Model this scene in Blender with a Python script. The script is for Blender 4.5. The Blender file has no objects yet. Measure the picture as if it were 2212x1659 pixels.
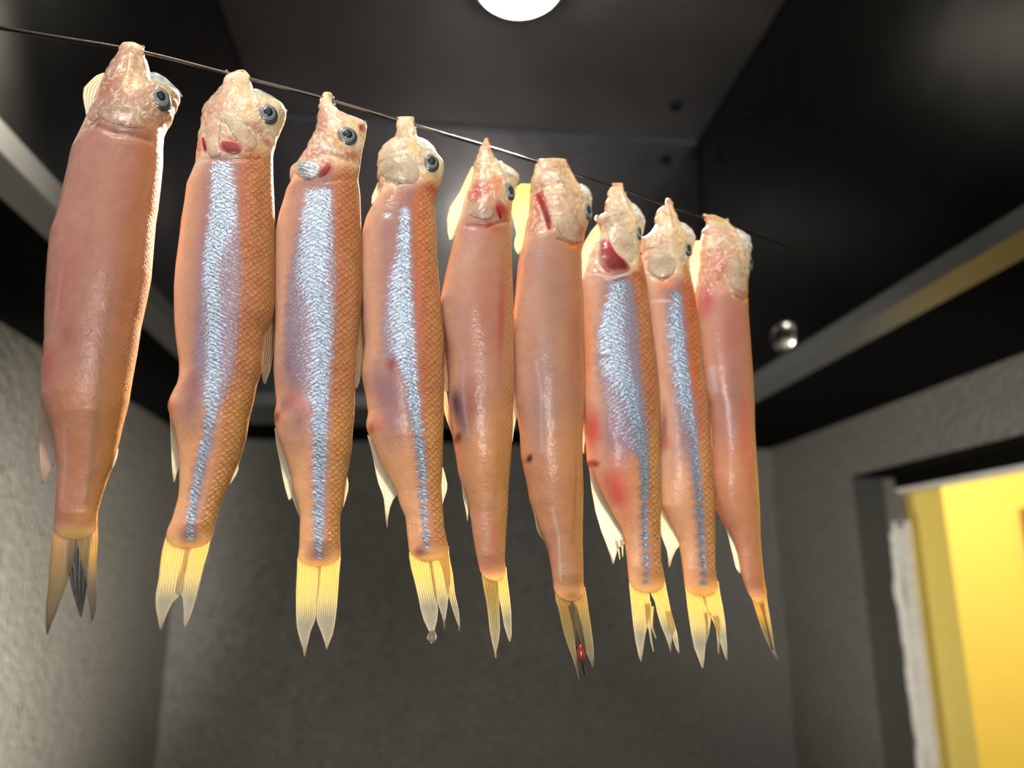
import bpy, math
import numpy as np
from mathutils import Vector, Matrix

# ------------------------------------------------------------------ camera
S = bpy.context.scene
FPX, CX, CY = 1650.0, 1106.0, 829.5
PITCH = math.atan(425.5/FPX); YAW = math.atan(191/FPX*math.cos(PITCH))
C0 = np.array([0.0, 0.0, 1.5])
FW = np.array([math.sin(YAW)*math.cos(PITCH), math.cos(YAW)*math.cos(PITCH), math.sin(PITCH)])
RT = np.array([math.cos(YAW), -math.sin(YAW), 0.0])
UP = np.cross(RT, FW)
cam = bpy.data.cameras.new('camera'); camo = bpy.data.objects.new('camera', cam)
S.collection.objects.link(camo); S.camera = camo
camo.matrix_world = Matrix(((RT[0], UP[0], -FW[0], C0[0]), (RT[1], UP[1], -FW[1], C0[1]), (RT[2], UP[2], -FW[2], C0[2]), (0, 0, 0, 1)))
cam.sensor_width = 36; cam.lens = FPX/2212*36; cam.clip_start = 0.01; cam.clip_end = 50
cam.dof.use_dof = True; cam.dof.focus_distance = 0.235; cam.dof.aperture_fstop = 8.5

# ------------------------------------------------------------------ world, lights, exposure
S.view_settings.view_transform = 'Standard'; S.view_settings.look = 'None'
S.view_settings.exposure = 0.0; S.view_settings.gamma = 1.0; S.view_settings.use_curve_mapping = False
w = bpy.data.worlds.new('world'); S.world = w; w.use_nodes = True
w.node_tree.nodes['Background'].inputs[0].default_value = (0.55, 0.62, 0.75, 1)
w.node_tree.nodes['Background'].inputs[1].default_value = 0.10

def light(name, kind, loc, energy, col, size=0.1, size_y=None, target=None, spread=None):
    d = bpy.data.lights.new(name, kind); o = bpy.data.objects.new(name, d); S.collection.objects.link(o)
    o.location = loc; d.energy = energy; d.color = col
    if kind == 'AREA':
        d.shape = 'DISK' if size_y is None else 'RECTANGLE'; d.size = size
        if size_y: d.size_y = size_y
        if spread: d.spread = spread
    else: d.shadow_soft_size = size
    if target is not None:
        v = Vector(target)-Vector(loc); o.rotation_euler = v.to_track_quat('-Z', 'Y').to_euler()
    return o

# hood lamp seen at the top of the frame, an added twin above the camera, an added fill
# light and the window behind the camera, added wall fills, and the lamp of the yellow side room
LAMP = (0.119, 0.965, 2.375)
light('hood_lamp_light', 'AREA', (LAMP[0], LAMP[1], 2.325), 13, (1.0, 0.90, 0.74), 0.12, target=(0.0, 0.20, 1.50), spread=math.radians(62))
light('front_fill_light', 'AREA', (-0.10, -0.22, 2.325), 0.8, (1.0, 0.90, 0.74), 0.12, target=(0.0, 0.30, 1.50), spread=math.radians(70))  # unseen second lamp, added to light the fish from the front
light('window_light', 'AREA', (0.25, -1.85, 1.55), 11, (0.72, 0.87, 1.0), 0.5, 1.1, target=(0.0, 0.2, 1.5))
light('room_fill_light', 'POINT', (0.15, -0.50, 1.62), 11, (1.0, 0.95, 0.88), 0.06)  # unseen point light added to brighten the walls and fish
wl_ = light('left_wall_fill_light', 'SPOT', (-0.10, 0.34, 1.16), 175, (1.0, 0.95, 0.87), 0.05, target=(-0.53, 0.84, 1.33))  # unseen spot added to brighten the left wall
wl_.data.spot_size = math.radians(62); wl_.data.spot_blend = 1.0
wr_ = light('right_wall_fill_light', 'SPOT', (-0.20, 0.42, 1.10), 52, (1.0, 0.96, 0.90), 0.05, target=(0.83, 1.22, 1.60))  # unseen spot added to brighten the right wall
wr_.data.spot_size = math.radians(58); wr_.data.spot_blend = 1.0
light('side_room_light', 'POINT', (1.75, 1.55, 2.05), 30, (1.0, 0.94, 0.80), 0.06)

# ------------------------------------------------------------------ helpers
def ray(px, py):
    px = np.asarray(px, float); py = np.asarray(py, float)
    return FW + RT*((px-CX)/FPX)[..., None] - UP*((py-CY)/FPX)[..., None]
def at_depth(px, py, d): return C0 + ray(px, py)*d
def hit(px, py, p0, n):
    r = ray(px, py); t = ((p0-C0) @ n)/(r @ n)
    return C0 + r*t[..., None]

def lin(c):
    c = np.asarray(c, float)/255.0
    return np.where(c <= 0.04045, c/12.92, ((c+0.055)/1.055)**2.4)

def tag(o, label=None, cat=None, group=None, kind=None):
    if label: o['label'] = label
    if cat: o['category'] = cat
    if group: o['group'] = group
    if kind: o['kind'] = kind
    return o
def empty(name, loc):
    o = bpy.data.objects.new(name, None); o.location = loc; o.empty_display_size = .01
    S.collection.objects.link(o); return o
def mesh_obj(name, verts, faces, mat, parent=None, smooth=True, origin=None, attrs=None):
    me = bpy.data.meshes.new(name)
    v = np.asarray(verts, float)
    if origin is not None: v = v-np.asarray(origin, float)
    me.from_pydata(v.tolist(), [], faces if isinstance(faces, list) else faces.tolist())
    if smooth: me.polygons.foreach_set('use_smooth', [True]*len(me.polygons))
    for k, (kind, data) in (attrs or {}).items():
        a = me.attributes.new(k, kind, 'POINT')
        a.data.foreach_set('color' if kind == 'FLOAT_COLOR' else 'vector', np.asarray(data, np.float32).ravel())
    me.update()
    if mat: me.materials.append(mat)
    o = bpy.data.objects.new(name, me); S.collection.objects.link(o)
    if parent is not None: o.parent = parent
    return o
def box(name, lo, hi, mat, parent=None, bevel=0, origin=None):
    x0, y0, z0 = lo; x1, y1, z1 = hi
    v = [(x0,y0,z0),(x1,y0,z0),(x1,y1,z0),(x0,y1,z0),(x0,y0,z1),(x1,y0,z1),(x1,y1,z1),(x0,y1,z1)]
    f = [(3,2,1,0),(4,5,6,7),(0,1,5,4),(1,2,6,5),(2,3,7,6),(3,0,4,7)]
    o = mesh_obj(name, v, f, mat, parent, smooth=False, origin=origin)
    if bevel:
        m = o.modifiers.new('bevel', 'BEVEL'); m.width = bevel; m.segments = 2
    return o
def struct(name, lo, hi, mat): return tag(box(name, lo, hi, mat), kind='structure')

class NT:
    def __init__(s, name):
        s.m = bpy.data.materials.new(name); s.m.use_nodes = True
        s.t = s.m.node_tree; s.t.nodes.clear(); s.out = s.t.nodes.new('ShaderNodeOutputMaterial')
    def n(s, typ, **kw):
        nd = s.t.nodes.new(typ)
        for k, v in kw.items():
            if k.startswith('i_'):
                key = k[2:]; key = int(key) if key.isdigit() else key.replace('_', ' ')
                if hasattr(v, 'is_output') or isinstance(v, bpy.types.NodeSocket): s.t.links.new(v, nd.inputs[key])
                else: nd.inputs[key].default_value = v
            else: setattr(nd, k, v)
        return nd
    def m_(s, op, a, b=None, c=None, clamp=False):
        nd = s.t.nodes.new('ShaderNodeMath'); nd.operation = op; nd.use_clamp = clamp
        for i, v in enumerate((a, b, c)):
            if v is None: continue
            if isinstance(v, bpy.types.NodeSocket): s.t.links.new(v, nd.inputs[i])
            else: nd.inputs[i].default_value = v
        return nd.outputs[0]
    def ss(s, v, a, b, lo=0.0, hi=1.0):
        nd = s.n('ShaderNodeMapRange', interpolation_type='SMOOTHSTEP', i_Value=v, i_1=a, i_2=b, i_3=lo, i_4=hi)
        return nd.outputs[0]
    def mix(s, f, a, b, blend='MIX'):
        nd = s.t.nodes.new('ShaderNodeMix'); nd.data_type = 'RGBA'; nd.blend_type = blend
        for i, v in ((0, f), (6, a), (7, b)):
            if isinstance(v, bpy.types.NodeSocket): s.t.links.new(v, nd.inputs[i])
            else: nd.inputs[i].default_value = v if i == 0 else tuple(v)+((1,) if len(v) == 3 else ())
        return nd.outputs[2]
    def done(s, shader): s.t.links.new(shader, s.out.inputs[0]); return s.m

def simple(name, col, rough=.5, metal=0.0, bump=0.0, bscale=100, var=0.0, spec=.5, aniso=None):
    t = NT(name); tc = t.n('ShaderNodeTexCoord').outputs['Object']
    nz = t.n('ShaderNodeTexNoise', i_Vector=tc, i_Scale=bscale, i_Detail=4.0)
    c = t.mix(nz.outputs[0], [x*(1-var) for x in col], [min(1, x*(1+var)) for x in col])
    p = t.n('ShaderNodeBsdfPrincipled', i_Base_Color=c, i_Roughness=rough, i_Metallic=metal)
    p.inputs['Specular IOR Level'].default_value = spec
    if bump:
        b = t.n('ShaderNodeBump', i_Height=nz.outputs[0], i_Strength=bump, i_Distance=0.002); t.t.links.new(b.outputs[0], p.inputs['Normal'])
    return t.done(p.outputs[0])

# ------------------------------------------------------------------ materials
def wall_paint(name, col, fine=1.0):
    t = NT(name); tc = t.n('ShaderNodeTexCoord').outputs['Object']
    n1 = t.n('ShaderNodeTexNoise', i_Vector=tc, i_Scale=9.0, i_Detail=3.0).outputs[0]
    n2 = t.n('ShaderNodeTexNoise', i_Vector=tc, i_Scale=120.0, i_Detail=3.0).outputs[0]
    v = t.n('ShaderNodeTexVoronoi', i_Vector=tc, i_Scale=85.0)
    c = t.mix(n1, [x*.85 for x in col], [x*1.15 for x in col])
    c = t.mix(t.ss(n2, .35, .65), [x*.8 for x in col], c)
    h = t.m_('ADD', t.m_('MULTIPLY', n2, 1.0), t.m_('MULTIPLY', t.ss(v.outputs[0], 0.0, .5), .8))
    b = t.n('ShaderNodeBump', i_Height=h, i_Strength=.75*fine, i_Distance=0.004)
    p = t.n('ShaderNodeBsdfPrincipled', i_Base_Color=c, i_Roughness=.38, i_Normal=b.outputs[0])
    p.inputs['Specular IOR Level'].default_value = .45
    return t.done(p.outputs[0])
M_wall = wall_paint('dark_grey_plaster', (.20, .190, .166))
M_black = simple('black_board', (.005, .005, .005), .95, bscale=40, bump=.1, spec=.03)
M_jamb_shade = simple('jamb_shade', (.055, .055, .052), .7, bscale=30, bump=.3, var=.15)  # shade of the jamb put into a darker colour
M_yellow = simple('yellow_paint', (.93, .76, .20), .6, bump=.3, bscale=160, var=.04)
M_floor = simple('floor_tile', (.10, .09, .08), .5, bscale=8, var=.3)
M_bolt = simple('bolt_steel', (.03, .03, .032), .45, 1.0)
M_frame = simple('brown_wood', (.30, .13, .05), .5, bscale=30, var=.3)
def steel(name, col, r0, r1):
    t = NT(name); tc = t.n('ShaderNodeTexCoord').outputs['Object']
    mp = t.n('ShaderNodeMapping', i_Vector=tc); mp.inputs['Scale'].default_value = (3, 90, 3)
    n1 = t.n('ShaderNodeTexNoise', i_Vector=mp.outputs[0], i_Scale=4.0, i_Detail=4.0).outputs[0]
    n2 = t.n('ShaderNodeTexNoise', i_Vector=tc, i_Scale=5.0, i_Detail=3.0).outputs[0]
    r = t.m_('ADD', t.m_('MULTIPLY', n2, r1-r0), r0)
    b = t.n('ShaderNodeBump', i_Height=n1, i_Strength=.06, i_Distance=0.001)
    b2 = t.n('ShaderNodeBump', i_Height=n2, i_Strength=.12, i_Distance=0.02, i_Normal=b.outputs[0])
    c = t.mix(n2, [x*.8 for x in col], [x*1.15 for x in col])
    p = t.n('ShaderNodeBsdfPrincipled', i_Base_Color=c, i_Roughness=r, i_Metallic=1.0, i_Normal=b2.outputs[0])
    return t.done(p.outputs[0])
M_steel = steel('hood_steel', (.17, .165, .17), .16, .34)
M_steel_top = steel('lit_hood_steel', (.82, .80, .80), .35, .60)  # top panel's lamp light put into a paler copy of the hood steel
M_glint = steel('glint_steel', (.95, .93, .85), .16, .22)  # for the dome that stands in for a bright reflection
M_steel_dark = steel('dark_hood_steel', (.022, .021, .019), .22, .45)  # hood steel darkened for the side panels to keep their reflections dim
M_rim = simple('rim_steel', (.17, .175, .17), .35, .45, bscale=20, var=.1)
M_wire = steel('skewer_steel', (.07, .06, .055), .22, .34)
def emis(name, col, st):
    t = NT(name); e = t.n('ShaderNodeEmission', i_Strength=st); e.inputs[0].default_value = (*col, 1)
    return t.done(e.outputs[0])
M_lamp = emis('lamp_glow', (1.0, .94, .84), 24.0)
def plaster_white():
    t = NT('rough_white_plaster'); tc = t.n('ShaderNodeTexCoord').outputs['Object']
    n1 = t.n('ShaderNodeTexNoise', i_Vector=tc, i_Scale=60.0, i_Detail=5.0).outputs[0]
    c = t.mix(n1, (.60, .56, .50), (.90, .87, .78))
    b = t.n('ShaderNodeBump', i_Height=n1, i_Strength=.5, i_Distance=0.004)
    p = t.n('ShaderNodeBsdfPrincipled', i_Base_Color=c, i_Roughness=.8, i_Normal=b.outputs[0])
    return t.done(p.outputs[0])
M_white = plaster_white()

def fish_skin(net_w=20.0, net_h=13.0, name='fish_skin'):
    t = NT(name)
    col = t.n('ShaderNodeAttribute', attribute_name='Col').outputs['Color']
    msk = t.n('ShaderNodeAttribute', attribute_name='Msk').outputs['Vector']
    suv = t.n('ShaderNodeAttribute', attribute_name='suv').outputs['Vector']
    mk = t.n('ShaderNodeSeparateXYZ', i_0=msk).outputs; sil, net, wet = mk[0], mk[1], mk[2]
    nz = t.n('ShaderNodeTexNoise', i_Vector=suv, i_Scale=.07, i_Detail=2.0)
    off = t.n('ShaderNodeVectorMath', operation='MULTIPLY_ADD', i_0=nz.outputs['Color'])
    off.inputs[1].default_value = (12, 12, 0); t.t.links.new(suv, off.inputs[2])
    xy = t.n('ShaderNodeSeparateXYZ', i_0=off.outputs[0]).outputs; X, Y = xy[0], xy[1]
    xa = t.m_('DIVIDE', X, net_w); ya = t.m_('DIVIDE', Y, net_h)
    a = t.m_('ADD', xa, ya); b = t.m_('SUBTRACT', xa, ya)
    pa = t.m_('PINGPONG', a, .5); pb = t.m_('PINGPONG', b, .5)
    d = t.m_('MINIMUM', pa, pb)
    line = t.ss(d, 0.01, .10, 1.0, 0.0)
    cell = t.n('ShaderNodeCombineXYZ', i_0=t.m_('FLOOR', a), i_1=t.m_('FLOOR', b)).outputs[0]
    rnd = t.n('ShaderNodeTexWhiteNoise', noise_dimensions='2D', i_Vector=cell).outputs[0]
    tilt = t.m_('SUBTRACT', t.m_('FRACT', a), t.m_('FRACT', b))     # rises along the scale: overlapping scales
    # chevron ribs of the silver band, pointing up along the lateral line
    nz2 = t.n('ShaderNodeTexNoise', i_Vector=suv, i_Scale=.11, i_Detail=3.0, i_Roughness=.65).outputs[0]
    ch = t.m_('DIVIDE', t.m_('ADD', t.m_('SUBTRACT', Y, t.m_('MULTIPLY', t.m_('ABSOLUTE', X), .55)), t.m_('MULTIPLY', nz2, 11.0)), 8.5)
    rib = t.ss(t.m_('PINGPONG', ch, .5), .02, .40)
    fine = t.n('ShaderNodeTexNoise', i_Vector=suv, i_Scale=.16, i_Detail=4.0, i_Roughness=.6).outputs[0]
    mid = t.n('ShaderNodeTexNoise', i_Vector=suv, i_Scale=.035, i_Detail=3.0).outputs[0]
    # colour
    big = t.mix(t.m_('MULTIPLY', t.ss(mid, .35, .7), .35), col, t.mix(1.0, col, (.82, .70, .66), 'MULTIPLY'))
    netc = t.mix(t.m_('MULTIPLY', t.m_('MULTIPLY', line, net), .92), big, t.mix(1.0, big, (.36, .20, .10), 'MULTIPLY'))
    netc = t.mix(t.m_('MULTIPLY', t.m_('MULTIPLY', rnd, net), .10), netc, (.95, .62, .30))
    patch = t.ss(t.m_('ADD', t.m_('ADD', t.m_('MULTIPLY', fine, .75), t.m_('MULTIPLY', rib, .30)), t.m_('SUBTRACT', t.m_('MULTIPLY', sil, .35), t.m_('MULTIPLY', line, .16))), .46, .92)
    silc = t.mix(patch, (.25, .21, .29), (.43, .57, .71))
    grain = t.ss(t.m_('ADD', t.m_('MULTIPLY', sil, 1.25), t.m_('ADD', t.m_('MULTIPLY', t.m_('SUBTRACT', fine, .5), 1.1), t.m_('MULTIPLY', t.m_('SUBTRACT', rib, .6), .3))), .15, 1.10)
    grain = t.m_('MULTIPLY', grain, t.m_('SUBTRACT', 1.0, t.m_('MULTIPLY', line, .60)))
    netc = t.mix(t.m_('MULTIPLY', rib, .24), netc, t.mix(1.0, netc, (.80, .70, .62), 'MULTIPLY'))
    hd = t.ss(wet, .72, .98)
    mn = t.n('ShaderNodeTexNoise', i_Vector=suv, i_Scale=.045, i_Detail=4.0, i_Distortion=1.6).outputs[0]
    netc = t.mix(t.m_('MULTIPLY', hd, t.ss(mn, .52, .66, 0.0, .50)), netc, (.98, .86, .66))
    netc = t.mix(t.m_('MULTIPLY', hd, t.ss(mn, .34, .46, .45, 0.0)), netc, t.mix(1.0, netc, (.72, .42, .33), 'MULTIPLY'))
    c = t.mix(grain, netc, silc)
    # relief
    h = t.m_('MULTIPLY', t.m_('MULTIPLY', d, 1.2), net)
    h = t.m_('ADD', h, t.m_('MULTIPLY', t.m_('MULTIPLY', tilt, .10), net))
    h = t.m_('ADD', h, t.m_('MULTIPLY', t.m_('MULTIPLY', t.m_('ADD', t.m_('MULTIPLY', rib, .55), t.m_('MULTIPLY', fine, 1.5)), .8), sil))
    h = t.m_('ADD', h, t.m_('MULTIPLY', fine, .40))
    h = t.m_('ADD', h, t.m_('MULTIPLY', t.m_('MULTIPLY', mid, wet), 1.6))
    h = t.m_('ADD', h, t.m_('MULTIPLY', t.m_('MULTIPLY', mn, hd), 2.6))
    bp = t.n('ShaderNodeBump', i_Height=h, i_Strength=.75, i_Distance=0.00035)
    p = t.n('ShaderNodeBsdfPrincipled', i_Base_Color=c, i_Normal=bp.outputs[0], subsurface_method='RANDOM_WALK')
    t.t.links.new(t.m_('MULTIPLY', grain, .72), p.inputs['Metallic'])
    t.t.links.new(t.m_('ADD', t.m_('MULTIPLY', grain, -.12), .48), p.inputs['Roughness'])
    t.t.links.new(bp.outputs[0], p.inputs['Coat Normal'])
    t.t.links.new(t.m_('ADD', t.m_('MULTIPLY', hd, .5), .3), p.inputs['Coat Weight'])
    p.inputs['Subsurface Weight'].default_value = .55
    p.inputs['Subsurface Radius'].default_value = (1.0, .60, .36)
    p.inputs['Subsurface Scale'].default_value = 0.0026
    p.inputs['Coat Roughness'].default_value = .10; p.inputs['Specular IOR Level'].default_value = .35
    return t.done(p.outputs[0])
M_skin = fish_skin()

def fin_mat(name, alpha, ray=0.6):
    t = NT(name)
    col = t.n('ShaderNodeAttribute', attribute_name='Col').outputs['Color']
    suv = t.n('ShaderNodeAttribute', attribute_name='suv').outputs['Vector']
    xy = t.n('ShaderNodeSeparateXYZ', i_0=suv).outputs       # x: rays across, y: px along, z: opacity
    r1 = t.ss(t.m_('PINGPONG', xy[0], .5), .08, .40)
    seg = t.ss(t.m_('PINGPONG', t.m_('DIVIDE', xy[1], 3.4), .5), .05, .35)
    f = t.n('ShaderNodeTexNoise', i_Vector=suv, i_Scale=.2, i_Detail=3.0).outputs[0]
    k = t.m_('MULTIPLY', r1, t.m_('ADD', t.m_('MULTIPLY', seg, .4), .6))
    c = t.mix(t.m_('MULTIPLY', t.m_('SUBTRACT', 1.0, k), ray), col, t.mix(1.0, col, (.42, .36, .26), 'MULTIPLY'))
    bp = t.n('ShaderNodeBump', i_Height=k, i_Strength=.6, i_Distance=0.0002)
    df = t.n('ShaderNodeBsdfDiffuse', i_Color=c, i_Normal=bp.outputs[0])
    tr = t.n('ShaderNodeBsdfTranslucent', i_Color=c, i_Normal=bp.outputs[0])
    m1 = t.n('ShaderNodeMixShader', i_0=.50, i_1=df.outputs[0], i_2=tr.outputs[0])
    gl = t.n('ShaderNodeBsdfGlossy', i_Roughness=.22, i_Normal=bp.outputs[0]); gl.inputs[0].default_value = (1, 1, 1, 1)
    m2 = t.n('ShaderNodeMixShader', i_0=.07, i_1=m1.outputs[0], i_2=gl.outputs[0])
    tp = t.n('ShaderNodeBsdfTransparent')
    al = t.m_('MULTIPLY', xy[2], t.m_('ADD', t.m_('MULTIPLY', k, 1-alpha), alpha), clamp=True)
    m3 = t.n('ShaderNodeMixShader', i_0=al, i_1=tp.outputs[0], i_2=m2.outputs[0])
    return t.done(m3.outputs[0])
M_fin = fin_mat('fin_membrane', .65)
def glassy(name, col, alpha):
    t = NT(name)
    p = t.n('ShaderNodeBsdfPrincipled', i_Roughness=.08); p.inputs['Base Color'].default_value = (*col, 1)
    p.inputs['Alpha'].default_value = alpha; p.inputs['Coat Weight'].default_value = .8; p.inputs['Coat Roughness'].default_value = .05
    tc = t.n('ShaderNodeTexCoord').outputs['Object']
    nz = t.n('ShaderNodeTexNoise', i_Vector=tc, i_Scale=450.0, i_Detail=2.0).outputs[0]
    b = t.n('ShaderNodeBump', i_Height=nz, i_Strength=.4, i_Distance=0.0005); t.t.links.new(b.outputs[0], p.inputs['Normal'])
    t.t.links.new(t.ss(nz, .35, .7, alpha*.5, min(1, alpha*1.5)), p.inputs['Alpha'])
    return t.done(p.outputs[0])
M_cap = glassy('clear_cartilage', (.60, .66, .68), .42)
M_cap2 = glassy('milky_cartilage', (.86, .87, .82), .62)
def clear(name):
    t = NT(name); p = t.n('ShaderNodeBsdfPrincipled', i_Roughness=.04, i_IOR=1.36); p.inputs['Base Color'].default_value = (.98, .94, .86, 1)
    p.inputs['Transmission Weight'].default_value = .9; return t.done(p.outputs[0])
M_drop = clear('water_drop')
def wet(name, col, rough=.25, sss=.3, metal=0.):
    t = NT(name); tc = t.n('ShaderNodeTexCoord').outputs['Object']
    nz = t.n('ShaderNodeTexNoise', i_Vector=tc, i_Scale=700.0, i_Detail=3.0).outputs[0]
    c = t.mix(nz, [x*.75 for x in col], [min(1, x*1.2) for x in col])
    b = t.n('ShaderNodeBump', i_Height=nz, i_Strength=.3, i_Distance=0.0004)
    p = t.n('ShaderNodeBsdfPrincipled', i_Base_Color=c, i_Roughness=rough, i_Metallic=metal, i_Normal=b.outputs[0])
    p.inputs['Subsurface Weight'].default_value = sss; p.inputs['Subsurface Scale'].default_value = .003
    p.inputs['Subsurface Radius'].default_value = (1, .4, .3)
    p.inputs['Coat Weight'].default_value = .7; p.inputs['Coat Roughness'].default_value = .08
    return t.done(p.outputs[0])
M_gill = wet('red_gill', tuple(lin((175, 32, 42))))
M_pale = wet('pale_isthmus', tuple(lin((225, 190, 165))), .3, .5)
M_cover = wet('pearly_gill_cover', tuple(lin((190, 172, 158))), .3, .4, .15)
M_coversil = wet('silver_gill_cover', tuple(lin((176, 192, 205))), .3, .1, .65)
M_blood = wet('dark_red_lump', tuple(lin((150, 50, 40))))
M_eye = wet('eyeball_rim', tuple(lin((58, 64, 70))), .35, 0, 0)
M_iris = wet('silver_iris', tuple(lin((122, 126, 128))), .4, 0, 0)
M_iris2 = wet('dark_iris', tuple(lin((16, 20, 28))), .3, 0)
M_pupil = wet('grey_pupil', tuple(lin((62, 66, 76))), .3, 0)

# ------------------------------------------------------------------ the niche: walls, soffit, opening, yellow side room
H = 1.81                                     # underside of the hood rim and of the black soffit
XL, XR, YB = -0.53, 0.83, 1.76
YJ, ZL, TJ = 1.415, 1.700, 0.09              # jamb, lintel height, wall thickness of the opening
struct('floor', (-0.75, -2.1, -0.05), (2.6, 2.9, 0.0), M_floor)
struct('wall_back', (XL-.12, YB, 0.0), (XR+TJ, YB+0.12, H+.02), M_wall)
struct('wall_left', (XL-0.12, -2.0, 0.0), (XL, YB, H+.02), M_wall)
struct('wall_right', (XR, YJ, 0.0), (XR+TJ, YB, H+.02), M_wall)
struct('wall_right_lintel', (XR, -2.0, ZL), (XR+TJ, YJ, H+.02), M_wall)
struct('wall_rear_left', (XL-.12, -2.1, 0.0), (-0.25, -2.0, H+.02), M_wall)
struct('wall_rear_right', (0.75, -2.1, 0.0), (2.6, -2.0, 2.6), M_wall)
struct('wall_rear_below', (-0.25, -2.1, 0.0), (0.75, -2.0, 0.9), M_wall)
# side room beyond the opening
YF = 2.45
struct('wall_yellow_far', (0.95, YF, 0.0), (2.6, YF+.06, 2.6), M_yellow)
struct('wall_yellow_pier', (XR+TJ, YJ+.02, 0.0), (1.030, YF, 2.6), M_yellow)
struct('wall_yellow_side', (2.54, -2.0, 0.0), (2.6, YF, 2.6), M_yellow)
struct('ceiling', (XR+TJ, -2.1, 2.60), (2.6, 2.6, 2.66), M_yellow)
struct('trim_5', (XR+.001, YJ-.004, 0.0), (XR+TJ-.03, YJ+.001, ZL), M_jamb_shade)  # thin sheet added over the jamb face, its shade put into the colour
struct('trim_6', (XR+.001, -1.98, ZL-.004), (XR+TJ-.002, YJ-.004, ZL+.001), M_black)  # black sheet added under the lintel to hold its shade
# thin frame around the far side of the opening
struct('trim_1', (XR+TJ-.002, -2.0, ZL-.034), (XR+TJ+.013, YJ+.03, ZL-.024), M_white)
struct('trim_2', (XR+TJ-.002, -2.0, ZL-.025), (XR+TJ+.010, YJ+.03, ZL+.02), M_black)

def frame_mesh(name, outer, inner, z0, z1, mat, parent=None, zi=None):
    (X0, Y0, X1, Y1), (x0, y0, x1, y1) = outer, inner
    zi = z0 if zi is None else zi
    v = []
    for (a, b, c, d, z) in ((X0, Y0, X1, Y1, z0), (x0, y0, x1, y1, zi), (x0, y0, x1, y1, z1), (X0, Y0, X1, Y1, z1)):
        v += [(a, b, z), (c, b, z), (c, d, z), (a, d, z)]
    f = []
    for k in range(4):
        for i in range(4):
            j = (i+1) % 4; a = k*4; b = ((k+1) % 4)*4
            f.append((a+i, a+j, b+j, b+i))
    return mesh_obj(name, v, f, mat, parent, smooth=False)
HX0, HX1, HY0, HY1 = -0.355, 0.575, -0.55, 1.555      # outer edge of the hood rim
sof = frame_mesh('ceiling_soffit', (XL-.12, -2.1, XR+TJ, YB+.12), (HX0, HY0, HX1, HY1), H, H+.10, M_black)
tag(sof, kind='structure')

# stainless hood: a deep box set into the black soffit
hood = tag(empty('range_hood', (.1, .5, H)), 'deep stainless steel cooker hood recessed into black soffit above the fish', 'range hood')
def hp(name, quad, th=(0, 0, 0), mat=M_steel):
    q = np.array(quad, float); t = np.array(th, float); v = np.vstack([q, q+t])
    f = [(0,1,2,3),(7,6,5,4),(0,4,5,1),(1,5,6,2),(2,6,7,3),(3,7,4,0)]
    return mesh_obj(name, v, f, mat, hood, smooth=False, origin=(.1, .5, H))
ZT = 2.39
ix0, ix1, iy0, iy1 = -0.318, 0.525, -0.50, 1.36
tx0, tx1, ty0, ty1 = -0.350, 0.546, -0.50, 1.37
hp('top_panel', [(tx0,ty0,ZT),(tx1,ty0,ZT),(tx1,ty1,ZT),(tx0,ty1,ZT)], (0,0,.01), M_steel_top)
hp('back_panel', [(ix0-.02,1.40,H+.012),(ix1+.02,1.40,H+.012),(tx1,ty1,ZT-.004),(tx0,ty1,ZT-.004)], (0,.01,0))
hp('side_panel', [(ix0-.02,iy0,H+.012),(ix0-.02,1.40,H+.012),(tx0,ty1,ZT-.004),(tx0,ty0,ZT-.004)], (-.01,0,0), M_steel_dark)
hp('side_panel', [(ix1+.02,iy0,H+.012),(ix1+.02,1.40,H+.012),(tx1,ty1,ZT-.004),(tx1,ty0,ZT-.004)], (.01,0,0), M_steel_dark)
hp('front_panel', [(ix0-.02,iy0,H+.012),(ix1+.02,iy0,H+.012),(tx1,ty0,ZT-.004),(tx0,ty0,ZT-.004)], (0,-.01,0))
rim = frame_mesh('rim', (HX0, HY0, HX1, HY1), (ix0, iy0, ix1, iy1), H-.004, H+.012, M_rim, hood, zi=H-.002)
bead = frame_mesh('rim_bead', (ix0-.004, iy0-.004, ix1+.004, iy1+.004), (ix0+.004, iy0+.004, ix1-.004, iy1-.004), H-.008, H+.014, M_rim, hood)
for o in (rim, bead):
    o.data.transform(Matrix.Translation((-.1, -.5, -H)))
def seam(a, b, r=.004):
    a = np.array(a, float); b = np.array(b, float); d = b-a; d /= np.linalg.norm(d)
    u = np.cross(d, (0, .3, 1)); u /= np.linalg.norm(u); w_ = np.cross(d, u); v = []
    for p in (a, b):
        for k in range(8): v.append(p+r*(u*math.cos(k*math.pi/4)+w_*math.sin(k*math.pi/4)))
    f = [(k, (k+1) % 8, 8+(k+1) % 8, 8+k) for k in range(8)]+[tuple(range(7, -1, -1)), tuple(range(8, 16))]
    return mesh_obj('corner_seam', v, f, M_bolt, hood, origin=(.1, .5, H))
seam((tx0, ty0, ZT), (tx0, ty1, ZT)); seam((tx1, ty0, ZT), (tx1, ty1, ZT)); seam((tx1, ty1, ZT), (ix1+.02, 1.40, H+.02)); seam((tx0, ty1, ZT), (ix0-.02, 1.40, H+.02))
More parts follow.
